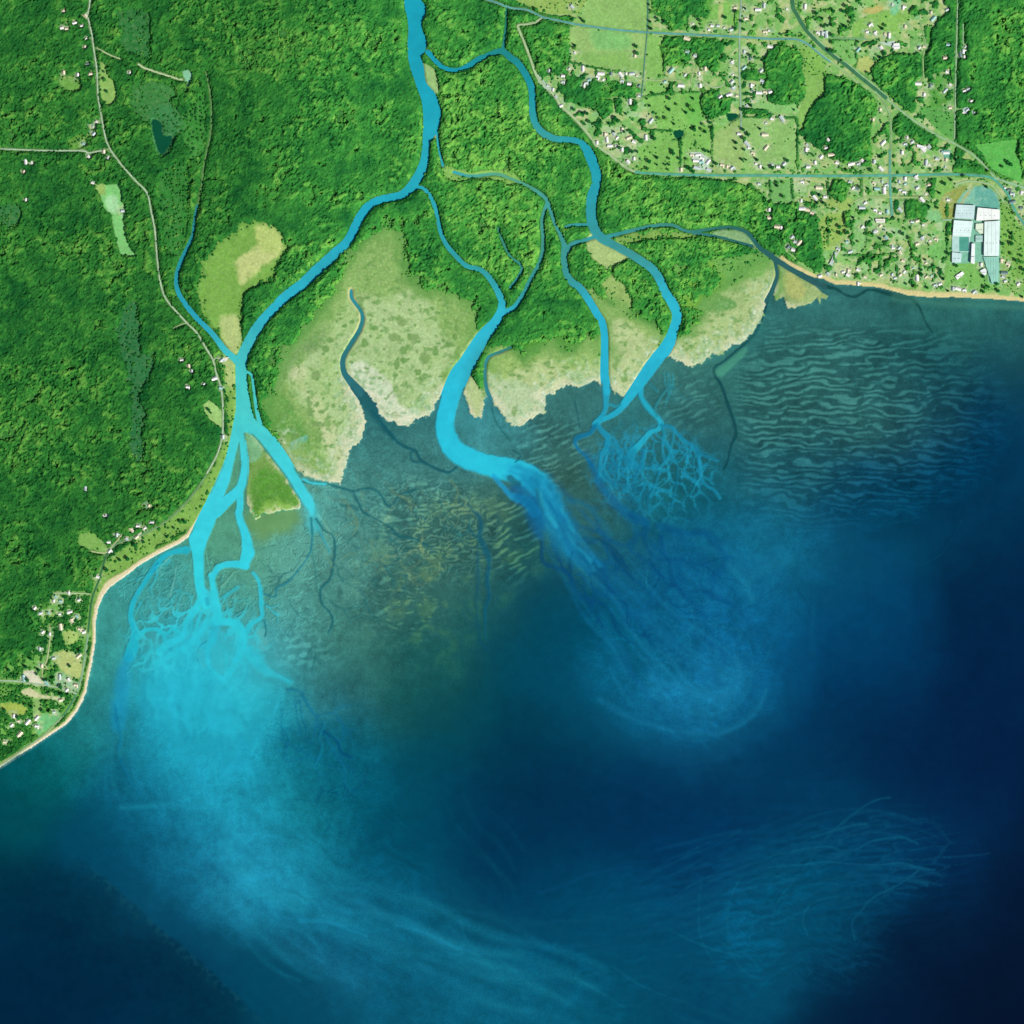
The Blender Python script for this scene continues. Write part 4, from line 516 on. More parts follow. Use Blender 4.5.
# braided threads at the two delta mouths
br1 = sstep(.72, .95, 1 - np.abs(fbm(U / 12 + .5 * n_md, V / 17, 2, 13)) * 3.4) * ell(646, 468, 70, 50, 20, .5)
br1 = np.maximum(br1, sstep(.7, .95, 1 - np.abs(fbm(U / 8.5 + .5 * n_md, V / 11, 2, 9)) * 3.4) * ell(618, 472, 30, 36, 20, .6))
sea = sea * (1 - .48 * br1[..., None]) + lin((26, 142, 172)) * .48 * br1[..., None]
br2 = sstep(.72, .97, 1 - np.abs(fbm(U / 20 + .5 * n_md, V / 24, 2, 17)) * 3.0) * ell(200, 610, 85, 55, 20, .6)
sea = sea * (1 - .35 * br2[..., None]) + lin((56, 190, 200)) * .35 * br2[..., None]
rs = random.Random(21)
def strands(path, n, spread, w, cols, a, soft, cut=(.12, .4), curl=0):
    n = int(n * 1.7)
    """silt streaks that follow a current line, each its own length and offset"""
    P = smooth(path, 8)[:, :2]; T = np.gradient(P, axis=0); T /= np.linalg.norm(T, axis=1, keepdims=True) + 1e-9; Nn = np.stack([-T[:, 1], T[:, 0]], 1); L = len(P)
    for k in range(n):
        a0 = rs.uniform(0, .85); a1 = min(1, a0 + rs.uniform(*cut)); i0, i1 = int(a0 * (L - 1)), int(a1 * (L - 1))
        if i1 - i0 < 4: continue
        off = max(-1.7, min(1.7, rs.gauss(0, 1))); ph = rs.uniform(0, 6.28); fr = rs.uniform(.5, 1.6); idx = list(range(i0, i1 + 1, 3)); pts = []
        for i in idx:
            t_ = (i - i0) / (i1 - i0); sp = spread[0] + (spread[1] - spread[0]) * i / L
            o_ = off * sp + .18 * sp * math.sin(ph + fr * 6.28 * t_); env = math.sin(math.pi * min(max(t_, .04), .96)) ** .6
            q_ = P[i] + Nn[i] * o_; pts.append((q_[0], q_[1], w * env * rs.uniform(.5, 1.5)))
        CH.append((pts, rs.choice(cols), a * rs.uniform(.18, .55), soft * rs.uniform(.9, 2.2)))
B1, B2, B3 = (30, 150, 188), (24, 128, 168), (8, 84, 134)
strands([(505,470,0),(535,482,0),(552,505,0),(575,545,0),(610,590,0),(650,640,0),(700,690,0),(730,705,0)], 46, (5, 30), 1.3, [B2, (20,118,160), B3, (6,76,126), (14,104,148)], .5, 1.6)
strands([(530,478,0),(545,492,0),(556,515,0),(575,545,0),(600,575,0)], 16, (5, 9), 1.2, [(40,176,205), B1, (12,100,150)], .6, 1.2)
strands([(600,480,0),(640,515,0),(690,540,0),(730,570,0),(760,610,0)], 22, (8, 26), 1.1, [(22,120,152), (6,80,128), (16,108,146)], .4, 1.6)
strands([(620,640,0),(640,690,0),(690,715,0),(735,700,0),(748,665,0),(735,630,0)], 26, (16, 12), 1.0, [(22,122,160), (18,112,152), (8,88,134)], .38, 1.8)
strands([(205,670,0),(200,730,0),(212,790,0),(245,860,0),(310,905,0),(400,935,0),(500,975,0),(600,1010,0)], 70, (34, 34), 1.5, [(34,160,188), (26,138,168), (16,104,140), (30,150,180)], .24, 3.4)
strands([(150,700,0),(140,760,0),(160,810,0),(215,840,0),(270,900,0),(340,950,0)], 30, (22, 30), 1.2, [(30,150,180), (22,122,156), (12,96,134)], .32, 2.4)
strands([(520,930,0),(620,925,0),(720,905,0),(800,880,0),(870,856,0),(945,866,0)], 60, (26, 16), .6, [(12,96,132), (10,88,124), (4,62,100), (14,102,138)], .42, 1.2, (.12, .4))
strands([(640,905,0),(720,868,0),(800,838,0),(870,822,0),(930,830,0)], 44, (18, 14), .6, [(12,94,130), (10,86,122), (4,60,100)], .42, 1.1, (.12, .4))
strands([(640,1000,0),(720,985,0),(790,940,0),(845,925,0),(880,945,0)], 44, (26, 26), .6, [(10,88,122), (8,78,112), (4,60,96)], .2, 1.8, (.12, .4))
strands([(540,1010,0),(640,985,0),(700,1000,0),(780,1040,0)], 20, (22, 22), .7, [(12,100,130), (8,80,112)], .35, 1.6, (.15, .5))
strands([(560,760,0),(660,800,0),(760,790,0),(860,770,0)], 18, (26, 22), 1.0, [(4,64,102), (2,44,80)], .35, 2.5, (.15, .5))
strands([(420,700,0),(430,780,0),(480,850,0),(520,900,0)], 16, (26, 20), .8, [(6,88,112), (4,60,90)], .3, 1.8, (.15, .5))
strands([(760,520,0),(790,560,0),(790,620,0),(770,680,0)], 16, (22, 26), 1.2, [(24,122,152), (10,92,136)], .3, 3)
def braid(u, v, ang, w, n, c0, c1, a, dep=0):
    pts = [(u, v, w)]
    for k in range(n):
        ang += rs.uniform(-.42, .42); st_ = rs.uniform(2.4, 4.2); u += st_ * math.cos(ang); v += st_ * math.sin(ang); w *= .95; pts.append((u, v, max(w, .35)))
        if k > 0 and rs.random() < .33 and dep < 3: braid(u, v, ang + rs.choice((-1, 1)) * rs.uniform(.4, .85), w * .75, int(n * rs.uniform(.4, .8)), c0, c1, a * .88, dep + 1)
    CH.append((pts, tuple(int(x + (y - x) * dep / 3) for x, y in zip(c0, c1)), a, .75))
for (u_, v_, d_) in ((603,430,1.2),(608,440,1.0),(607,447,1.5),(600,462,1.4),(600,474,1.1),(636,450,1.9),(645,437,1.5),(655,431,1.6),(664,440,1.5),(669,457,1.6),(672,428,.9),(684,440,.8),(692,446,1.2),(699,462,1.6),(618,458,1.5),(627,468,1.4),(640,470,1.5),(626,442,1.6)):
    braid(u_, v_, d_, 1.0, 7, (32, 152, 182), (20, 118, 145), .5)
for (u_, v_, d_) in ((668,372,1.7),(664,372,1.9),(673,374,1.5)): braid(u_, v_, d_, .7, 8, (44, 140, 150), (40, 124, 132), .6)
for (u_, v_, d_) in ((199,602,2.2),(187,620,2.5),(168,643,2.6),(216,612,1.9),(236,625,1.4),(243,640,1.2),(133,620,1.4),(150,652,1.4),(225,598,2.4),(252,622,1.8),(262,600,1.2),(170,560,2.0),(158,566,2.0),(150,640,1.0)): braid(u_, v_, d_, 1.1, 7, (50, 198, 212), (54, 178, 188), .45)
for (u_, v_, d_) in ((332,560,1.0),(340,505,.6),(372,520,1.2),(395,540,1.4),(330,600,1.2),(300,560,1.8),(350,492,.9),(420,480,1.0),(440,500,1.6),(380,560,1.2),(360,590,1.4),(290,600,1.5),(470,515,1.5),(316,640,1.2)): braid(u_, v_, d_, .62, 9, (36, 104, 108), (44, 112, 112), .62)
for (u_, v_, d_) in ((300,700,1.2),(280,725,1.0),(325,735,1.3),(300,745,1.4),(340,760,1.0)): braid(u_, v_, d_, .7, 10, (10, 100, 134), (8, 92, 124), .6)
for (u_, v_, d_) in ((345,500,.9),(370,540,1.2),(400,560,1.3),(420,520,1.1),(450,480,.7),(320,545,1.4),(390,490,.7)): braid(u_, v_, d_, .5, 9, (112, 146, 104), (96, 138, 108), .42)
for (u_, v_, d_) in ((560,560,.9),(590,575,.8),(620,600,.8),(650,560,1.0),(690,560,.9),(610,545,1.0),(670,600,.8)): braid(u_, v_, d_, .9, 12, (4, 74, 122), (6, 82, 126), .5)
frd = ((U - 130) * 98 - (V - 900) * 110) / 147.0                  # stitching seam in the south-west, painted as darker water beyond it
frm = sstep(3, -3, frd + 2.5 * n_md + 1.0 * n_hi) * sstep(-150, -10, frd) * sstep(850, 885, V - .2 * (U - 95)) * (1 - sstep(225, 290, U))
sea = sea * (1 - .34 * frm * (1 + .3 * n_hi))[..., None]; sea = sea + (lin((24, 78, 84)) * .35 * (frm * np.exp(-(frd / 9) ** 2) * sstep(-.2, .4, n_hi))[..., None])
def net(cu, cv, ru, rv, rot, sp, stretch, ang, w, seed):
    """connected channel net: walls of an irregular cell pattern drawn out along the current"""
    r = np.random.default_rng(seed); g_ = int(max(ru, rv) * 1.3); x0, y0 = int(cu - g_ - U0), int(cv - g_ - U0); W_ = (slice(y0, y0 + 2 * g_), slice(x0, x0 + 2 * g_))
    c, sn = math.cos(R(ang)), math.sin(R(ang)); du = U[W_] - cu + 3.0 * n_hi[W_] + 3 * n_md[W_]; dv = V[W_] - cv + 3.0 * n_px[W_] * .4 + 3 * n_lo[W_]
    a_ = (du * c + dv * sn) / stretch; b_ = -du * sn + dv * c; k = int(g_ * 1.5 / sp) + 1
    gx, gy = np.meshgrid(np.arange(-k, k + 1), np.arange(-k, k + 1)); px = (gx + r.uniform(-.45, .45, gx.shape)).ravel() * sp; py = (gy + r.uniform(-.45, .45, gx.shape)).ravel() * sp
    f1 = np.full(a_.shape, 1e9); f2 = f1.copy()
    for x, y in zip(px, py):
        d_ = np.hypot(a_ - x, b_ - y); f2 = np.minimum(f2, np.maximum(f1, d_)); f1 = np.minimum(f1, d_)
    out = np.zeros((N, N)); wv_ = w * (.55 + .9 * sstep(-.4, .5, fbm(U[W_] / 14, V[W_] / 14, 2, 2 + seed % 8)))
    out[W_] = 1 - sstep(wv_ * .5, wv_ * 1.7, f2 - f1); return out * ell(cu, cv, ru, rv, rot, .55)
def lay(m, c, a):
    global sea
    m = (m * a)[..., None]; sea = sea * (1 - m) + lin(c) * m
lay(net(654, 478, 84, 66, 10, 12.5, 1.7, 78, 1.6, 3), (28, 146, 176), .74 * (1 - .5 * sstep(470, 520, V)))
lay(net(620, 468, 40, 44, 10, 8, 1.5, 70, 1.1, 5), (26, 140, 172), .55)
lay(net(196, 642, 88, 58, 0, 14, 1.5, 100, 1.9, 7), (56, 206, 218), .85); lay(net(205, 655, 66, 44, 0, 9, 1.7, 95, 1.2, 29), (54, 200, 212), .6); lay(net(190, 665, 80, 50, 0, 19, 1.5, 85, 1.2, 19), (26, 140, 160), .4)
lay(net(196, 590, 66, 46, 0, 17, 1.9, 100, .8, 11), (90, 184, 172), .35)
lay(net(640, 580, 130, 70, 35, 24, 2.2, 42, 2.4, 9), (6, 82, 128), .5); lay(net(700, 650, 90, 80, 35, 20, 1.8, 40, 1.0, 12), (26, 124, 160), .22)
lay(net(315, 735, 60, 60, 0, 20, 1.6, 70, 1.4, 13), (12, 104, 138), .45); lay(net(360, 800, 80, 60, 0, 24, 1.5, 60, 1.4, 15), (4, 76, 108), .4)
lay(net(390, 545, 110, 75, 20, 17, 1.9, 35, .8, 17), (38, 104, 106), .45); lay(net(375, 530, 110, 75, 20, 24, 1.8, 60, .8, 18), (112, 146, 112), .25)
lay(net(855, 865, 140, 60, -8, 9, 5.5, -8, .7, 23), (14, 100, 136), .22); lay(net(800, 940, 110, 60, 10, 8, 5.0, 26, .6, 27), (12, 96, 130), .16)
chm = np.zeros((N, N))
for pts, c, a, soft in CH:
    p_ = smooth(pts, 5 if len(pts) < 16 else 3); rad_ = max(soft * 1.6 + 3, 5); g_ = rad_ + p_[:, 2].max() + 3
    x0, x1 = int(max(p_[:, 0].min() - g_ - U0, 0)), int(min(p_[:, 0].max() + g_ - U0, N)); y0, y1 = int(max(p_[:, 1].min() - g_ - U0, 0)), int(min(p_[:, 1].max() + g_ - U0, N))
    if x1 - x0 < 2 or y1 - y0 < 2: continue
    W_ = (slice(y0, y1), slice(x0, x1)); uu, vv = U[W_], V[W_]; q = np.full(uu.shape, float(rad_))
    for a_, b_ in zip(p_[:-1], p_[1:]):
        d_ = b_[:2] - a_[:2]; L_ = d_ @ d_ + 1e-9; r_ = rad_ + max(a_[2], b_[2]) + 1
        cx0, cx1 = int(max(min(a_[0], b_[0]) - r_ - U0 - x0, 0)), int(max(a_[0], b_[0]) + r_ + 2 - U0 - x0); cy0, cy1 = int(max(min(a_[1], b_[1]) - r_ - U0 - y0, 0)), int(max(a_[1], b_[1]) + r_ + 2 - U0 - y0)
        su_, sv_ = uu[cy0:cy1, cx0:cx1], vv[cy0:cy1, cx0:cx1]
        if su_.size == 0: continue
        t_ = np.clip(((su_ - a_[0]) * d_[0] + (sv_ - a_[1]) * d_[1]) / L_, 0, 1)
        np.minimum(q[cy0:cy1, cx0:cx1], np.hypot(su_ - a_[0] - t_ * d_[0], sv_ - a_[1] - t_ * d_[1]) - a_[2] - t_ * (b_[2] - a_[2]), out=q[cy0:cy1, cx0:cx1])
    wob = (.5 if soft < 1.3 else .9 if soft < 4 else 2.2) * n_hi[W_] + (.35 * soft + .3) * n_md[W_]
    m = a * (1 - sstep(-soft * .8, soft * 1.2, q + wob))
    chm[W_] = np.maximum(chm[W_], m * (soft < 12))
    sea[W_] = sea[W_] * (1 - m[..., None]) + lin(c) * np.clip(1 + .5 * (lum[W_] - 1), .5, 1.5)[..., None] * m[..., None]
rivc = kern(RIVC, 16.0)
flow = 1 + .05 * n_md + .04 * n_hi
rm = sstep(-1.0, .7, riv_sd) * (1 - sstep(2.5, 5.5, riv_end))      # river water
rm = np.where(land_sd > 1.5, 1.0, rm)
watc = sea * (1 - rm[..., None]) + rivc * flow[..., None] * rm[..., None]
watc = np.where((pond_sd > -3)[..., None], lin((14, 82, 58)), watc)
# bed colour and how opaque the water is over it
rel = 1.15 * (ripE - .36 * mE) + .8 * (ripC - .35 * mC) + 1.0 * (ripD - .25 * ell(512, 538, 34, 62, -10, .5)) + .85 * (ripA - .25 * ell(435, 525, 95, 65, 25, .6)) + .7 * (ripF - .2 * ell(400, 600, 60, 55, 50, .6)) + (.55 * blob - .15 * ell(300, 650, 55, 26, 10, .7)) + .22 * vein * flat_m
tex = np.clip(1 + rel + .22 * n_hi + .2 * n_md + .10 * n_px, .25, 2.4)
gold = sstep(.0, .5, n_md + .5 * rel + .2 * n_hi) * ell(470, 590, 140, 140, 0, .6)
warm = np.stack([1 + .75 * gold + .3 * np.clip(rel, 0, 1), 1 + .16 * gold, 1 - .10 * rel - .22 * gold], -1)
bedc = sea * ALB * tex[..., None] * warm
flatness = sstep(.055, .12, sea[..., 1]) * (1 - sstep(.28, .42, sea[..., 1]))
flatness = np.maximum(flatness, .85 * sstep(0, .6, mE)) * (land_sd < 1)
alpha = 1 - .78 * flatness * (1 - .85 * chm)
alpha = np.where((land_sd > .5) | (riv_sd > -1), np.maximum(alpha, .97 * np.where(land_sd > .5, 1, sstep(-1, .5, riv_sd))), alpha)
bedc = bedc / np.clip(1 - alpha, .35, 1)[..., None] ** .9  # bed colour lightened to offset the shade of the water sheet
surf = (1 - sstep(.5, 2.6, west_b)) * (land_sd < 1) * sstep(620, 660, V) * (.5 + .6 * n_hi)
watc = watc * (1 - .75 * np.clip(surf, 0, 1)[..., None]) + lin((205, 235, 225)) * .75 * np.clip(surf, 0, 1)[..., None]
G = np.where((land_sd < .3)[..., None] & ((h < .4) | (land_sd < -1.2))[..., None], bedc, G)
G = np.where(((riv_sd > -.2) & (land_sd > -2))[..., None], alb((70, 130, 110)), G)

# ------------------------------------------------------------------ mesh builders
def link(name, me, parent=None, mats=()):
    o = bpy.data.objects.new(name, me); COL.objects.link(o)
    for m in mats: me.materials.append(m)
    if parent is not None: o.parent = parent
    return o
PADS = [120, 400, 1500, 6000, 16000]
def padded(a):
    return np.pad(a, [(5, 5), (5, 5)] + [(0, 0)] * (a.ndim - 2), mode='edge')
xs = np.concatenate([U0 - np.array(PADS[::-1], float), us, U1 - 1 + np.array(PADS, float)])
def grid_mesh(name, z, col, alpha=None):
    z = padded(z); col = padded(col); n = len(xs)
    if alpha is None:
        out = np.ones((n, n), bool); out[4:-4, 4:-4] = False; out &= z > 0
        col[out] = alb((52, 116, 50)); z[out] = 6.0
    X, Y = np.meshgrid(WX(xs), WY(xs))
    co = np.stack([X, Y, z], -1).reshape(-1, 3).astype(np.float32)
    i = np.arange(n * n).reshape(n, n)
    f = np.stack([i[1:, :-1], i[1:, 1:], i[:-1, 1:], i[:-1, :-1]], -1).reshape(-1).astype(np.int32)
    me = bpy.data.meshes.new(name)
    me.vertices.add(n * n); me.vertices.foreach_set('co', co.ravel())
    nf = (n - 1) ** 2
    me.loops.add(nf * 4); me.loops.foreach_set('vertex_index', f)
    me.polygons.add(nf); me.polygons.foreach_set('loop_start', np.arange(0, nf * 4, 4, dtype=np.int32))
    me.polygons.foreach_set('use_smooth', np.ones(nf, bool))
    a = padded(alpha) if alpha is not None else np.ones((n, n))
    at = me.attributes.new('tint', 'FLOAT_COLOR', 'POINT')
    at.data.foreach_set('color', np.concatenate([np.clip(col, 0, 1), a[..., None]], -1).astype(np.float32).ravel())
    me.update(calc_edges=True)
    return me

def mat(name): m = bpy.data.materials.new(name); m.use_nodes = True; return m, m.node_tree, m.node_tree.nodes['Principled BSDF']
def noise_mul(nt, src, scale, lo, hi, detail=4):
    tc = nt.nodes.new('ShaderNodeNewGeometry'); no = nt.nodes.new('ShaderNodeTexNoise'); no.inputs['Scale'].default_value = scale; no.inputs['Detail'].default_value = detail
    nt.links.new(tc.outputs['Position'], no.inputs['Vector'])
    mr = nt.nodes.new('ShaderNodeMapRange'); mr.inputs[1].default_value = .3; mr.inputs[2].default_value = .7; mr.inputs[3].default_value = lo; mr.inputs[4].default_value = hi
    nt.links.new(no.outputs['Fac'], mr.inputs[0])
    vm = nt.nodes.new('ShaderNodeVectorMath'); vm.operation = 'SCALE'
    nt.links.new(src, vm.inputs[0]); nt.links.new(mr.outputs[0], vm.inputs['Scale'])
    return vm.outputs[0]
mg, t, b = mat('ground_cover')
a = t.nodes.new('ShaderNodeAttribute'); a.attribute_name = 'tint'
t.links.new(noise_mul(t, noise_mul(t, a.outputs['Color'], .11, .86, 1.14), .35, .9, 1.1, 2), b.inputs['Base Color'])
b.inputs['Roughness'].default_value = 1; b.inputs['Specular IOR Level'].default_value = .0
mw, t, b = mat('silty_water')
a = t.nodes.new('ShaderNodeAttribute'); a.attribute_name = 'tint'
t.links.new(noise_mul(t, a.outputs['Color'], .02, .94, 1.06), b.inputs['Base Color']); t.links.new(a.outputs['Alpha'], b.inputs['Alpha'])
b.inputs['Roughness'].default_value = .22; b.inputs['Specular IOR Level'].default_value = .05

ground = link('ground', grid_mesh('ground', h, G), None, [mg]); ground['kind'] = 'structure'
wz = np.zeros((N, N)) + .04 * n_hi
water = link('water', grid_mesh('water', wz, watc * ALB, alpha), None, [mw]); water['kind'] = 'structure'

def samp(f, u, v):
    a = np.clip(np.asarray(u, float) - U0, 0, N - 1.001); b = np.clip(np.asarray(v, float) - U0, 0, N - 1.001)
    i = a.astype(int); j = b.astype(int); fa = a - i; fb = b - j
    return (f[j, i] * (1 - fa) + f[j, i + 1] * fa) * (1 - fb) + (f[j + 1, i] * (1 - fa) + f[j + 1, i + 1] * fa) * fb

# ------------------------------------------------------------------ roads
def road_mat(c):
    m, t, b = mat('road_surface'); rgb = t.nodes.new('ShaderNodeRGB'); rgb.outputs[0].default_value = (*alb(c), 1)
    t.links.new(noise_mul(t, rgb.outputs[0], .03, .8, 1.15), b.inputs['Base Color']); b.inputs['Roughness'].default_value = .9; b.inputs['Specular IOR Level'].default_value = .1
    return m
for ri, (kind, w, c, pts) in enumerate(ROADS):
    p = smooth(pts, 12)
    seg = np.hypot(*np.diff(p, axis=0).T); L = np.concatenate([[0], np.cumsum(seg)])
    q = np.arange(0, L[-1], 1.5); pu = np.interp(q, L, p[:, 0]); pv = np.interp(q, L, p[:, 1])
    tu, tv = np.gradient(pu), np.gradient(pv); ln = np.hypot(tu, tv) + 1e-9; nu, nv = -tv / ln, tu / ln
    wj = w * (1 + .12 * np.array([random.uniform(-1, 1) for _ in q]))
    rows = []
    for s in (-1, -.4, .4, 1):
        uu, vv = pu + nu * wj * s, pv + nv * wj * s
        z = np.maximum(np.maximum(samp(h, uu, vv), samp(h, pu, pv)), .6) + .9 + .004 * ri + (.12 if abs(s) < .9 else 0)
        rows.append(np.stack([WX(uu), WY(vv), z], -1))
    co = np.stack(rows, 1).reshape(-1, 3); n = len(q)
    fs = [(i*4+j, i*4+4+j, i*4+5+j, i*4+1+j) for i in range(n-1) for j in range(3)]
    me = bpy.data.meshes.new(kind); me.from_pydata(co.tolist(), [], fs); me.update()
    if me.polygons and me.polygons[0].normal.z < 0: me.flip_normals()
    o = link(kind, me, None, [road_mat(c)]); o['kind'] = 'structure'

# ------------------------------------------------------------------ forest
def crown_template(rs):
    r = np.random.default_rng(rs); v = [(0, 0, 1.0)]
    for n, rad, z, off in ((5, .52, .82, 0), (7, .95, .38, .4), (6, .82, -.15, .1)):
        for k in range(n):
            a = 2 * math.pi * (k + off) / n + r.uniform(-.25, .25); rr = rad * r.uniform(.72, 1.2)
            v.append((rr * math.cos(a), rr * math.sin(a), z + r.uniform(-.13, .13)))
    v = np.array(v); f = []
    for k in range(5): f.append((0, 1 + k, 1 + (k + 1) % 5))
    def bridge(a0, na, b0, nb):
        i = j = 0
        while i < na or j < nb:
            if j * na <= i * nb and j < nb: f.append((a0 + i % na, b0 + j % nb, b0 + (j + 1) % nb)); j += 1
            else: f.append((a0 + i % na, b0 + j % nb, a0 + (i + 1) % na)); i += 1
    bridge(1, 5, 6, 7); bridge(6, 7, 13, 6)
    return v, np.array(f, np.int32)
TPL = [crown_template(k) for k in range(10)]
mf, t, b = mat('foliage')
a = t.nodes.new('ShaderNodeAttribute'); a.attribute_name = 'tint'
t.links.new(noise_mul(t, a.outputs['Color'], .5, .75, 1.25, 3), b.inputs['Base Color'])
b.inputs['Roughness'].default_value = 1; b.inputs['Specular IOR Level'].default_value = 0

def mass(name, pu, pv, rad, hgt, col, base=None, squash=2.5, skin=None):
    """many crowns in one mesh: a wood that reads as one mass"""
    k = RNG.integers(0, len(TPL), len(pu)); ang = RNG.uniform(0, 6.28, len(pu))
    z0 = samp(h, pu, pv) if base is None else base
    VC, FC, CC = [], [], []; off = 0
    for ti, (tv, tf) in enumerate(TPL):
        s = np.where(k == ti)[0]
        if not len(s): continue
        c, sn = np.cos(ang[s])[:, None], np.sin(ang[s])[:, None]
        x = (tv[None, :, 0] * c - tv[None, :, 1] * sn) * rad[s, None]; y = (tv[None, :, 0] * sn + tv[None, :, 1] * c) * rad[s, None]
        z = z0[s, None] + hgt[s, None] - np.minimum(hgt[s, None] * .62, rad[s, None] * squash) * (1 - tv[None, :, 2])
        VC.append(np.stack([WX(pu[s])[:, None] + x * S, WY(pv[s])[:, None] + y * S, z], -1).reshape(-1, 3))
        n = len(tv); FC.append((tf[None] + (off + np.arange(len(s)) * n)[:, None, None]).reshape(-1, 3)); off += len(s) * n
        j = RNG.uniform(.9, 1.11, (len(s), n, 1)); CC.append((col[s][:, None, :] * j).reshape(-1, 3))
    if skin is not None:
        co, q, sc = skin; VC.append(co); CC.append(sc); FC.append(np.concatenate([q[:, [0, 1, 2]], q[:, [0, 2, 3]]]) + off)
    VC = np.concatenate(VC).astype(np.float32); FC = np.concatenate(FC).astype(np.int32); CC = np.concatenate(CC)
    me = bpy.data.meshes.new(name); nf = len(FC)
    me.vertices.add(len(VC)); me.vertices.foreach_set('co', VC.ravel())
    me.loops.add(nf * 3); me.loops.foreach_set('vertex_index', FC.ravel())
    me.polygons.add(nf); me.polygons.foreach_set('loop_start', np.arange(0, nf * 3, 3, dtype=np.int32))
    me.polygons.foreach_set('use_smooth', np.ones(nf, bool))
    at = me.attributes.new('tint', 'FLOAT_COLOR', 'POINT'); at.data.foreach_set('color', np.concatenate([np.clip(CC, 0, 1), np.ones((len(CC), 1))], 1).astype(np.float32).ravel())
    me.update(calc_edges=True)
    o = link(name, me, None, [mf]); o['kind'] = 'stuff'
    return o
def scatter(sp):
    n = int((U1 - U0) / sp); gx, gy = np.meshgrid(np.arange(n), np.arange(n))
    pu = (gx + RNG.uniform(-.1, 1.1, gx.shape)) * sp + U0; pv = (gy + RNG.uniform(-.1, 1.1, gx.shape)) * sp + U0
    return pu.ravel(), pv.ravel()
# canopy relief: ridges and hollows a few crowns wide
coarse = sstep(-.25, .3, n_lo + .6 * fbm(U / 50, V / 50, 2, 14))   # where the canopy is broken up
inner = sstep(-2, 2, poly_sd([(425,40),(500,60),(600,150),(640,180),(760,190),(770,250),(640,260),(650,300),(540,300),(460,260),(440,200),(430,150)], 20))
coarse = np.clip(.30 + .75 * coarse + .4 * inner + .25 * (1 - sstep(180, 330, U)) + .45 * farm, 0, 1.15)
def ori(a, l1, l2, sd):
    c, sn = math.cos(R(a)), math.sin(R(a)); x = U + 3.0 * n_md + 1.2 * n_hi; y = V + 3.0 * n_lo - 1.2 * n_hi
    return fbm((x * c - y * sn) / l1, (x * sn + y * c) / l2, 2, sd)
mixa = sstep(-.12, .12, fbm(U / 34, V / 34, 2, 20)); mixb = sstep(-.12, .12, fbm(U / 30, V / 30, 2, 11))
k_a = (ori(-38, 13, 6.5, 5) * mixa + ori(48, 12, 6.5, 16) * (1 - mixa)) * mixb + ori(5, 11, 7.5, 13) * (1 - mixb)
k_b = fbm(U / 8 + .5 * n_md, V / 8 + .4 * n_hi, 2, 19); k_c = fbm(U / 4.3, V / 4.3, 2, 22)
pick = sstep(-.25, .3, fbm(U / 14, V / 14, 2, 2))
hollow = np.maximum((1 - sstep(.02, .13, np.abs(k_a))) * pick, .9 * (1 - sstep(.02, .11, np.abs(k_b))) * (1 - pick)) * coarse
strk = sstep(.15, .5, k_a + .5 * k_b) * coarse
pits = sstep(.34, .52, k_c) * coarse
edge = sstep(.2, .8, Db)
canopy = (15 + 4.8 * k_a * coarse + 4.0 * k_b * coarse + 2.6 * k_c + 2.2 * n_px + 4 * n_lo - 8.5 * hollow - 6 * pits) * (.35 + .65 * edge)
canopy = canopy * (.40 + .60 * sstep(1, 7, riv_d)) * (.6 + .4 * sstep(1, 5, rd))
canopy = np.clip(canopy, 2.5, 30)
marsh_near = marsh.copy()
for ax in (0, 1):
    for _ in range(2): marsh_near = sum(np.roll(marsh_near, k, ax) for k in range(-9, 10)) / 19
westg = 1 - sstep(180, 330, U + .25 * (V - 300))
lightness = .45 * n_md + .40 * n_lo + .22 * k_a + .25 * strk + .22 * inner + .9 * marsh_near - .35 * hollow - .25 * pits + .10 * n_hi  # shade of hollows and pits and lit ridges are put into the leaf colour
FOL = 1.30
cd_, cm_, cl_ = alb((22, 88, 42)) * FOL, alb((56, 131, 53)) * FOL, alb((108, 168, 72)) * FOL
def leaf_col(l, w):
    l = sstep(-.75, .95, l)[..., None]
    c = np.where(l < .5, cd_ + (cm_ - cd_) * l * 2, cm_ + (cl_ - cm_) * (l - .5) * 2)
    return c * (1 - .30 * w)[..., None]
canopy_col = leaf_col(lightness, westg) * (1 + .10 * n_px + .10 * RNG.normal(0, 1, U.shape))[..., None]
pu, pv = scatter(2.3)
dens = samp(D, pu, pv)
keep = (RNG.uniform(0, 1, len(pu)) < np.clip(dens * 1.3 - .02, 0, 1)) & (samp(land_sd, pu, pv) > 1.5) & (samp(riv_d, pu, pv) > .9)
pu, pv, dens = pu[keep], pv[keep], dens[keep]
rad = np.clip(1.25 * np.exp(RNG.normal(0, .3, len(pu))), .6, 2.6) * (.8 + .2 * dens); hgt = np.clip(samp(canopy, pu, pv) * (.75 + .25 * dens) + RNG.uniform(-2.0, 2.6, len(pu)) * sstep(0, 6, samp(riv_d, pu, pv)), 2.5, 32)
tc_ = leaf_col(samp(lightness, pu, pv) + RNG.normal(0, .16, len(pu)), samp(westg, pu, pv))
wood = samp(farm, pu, pv) > .5
isf = ~wood
solid = sstep(.30, .62, D + .12 * n_hi)
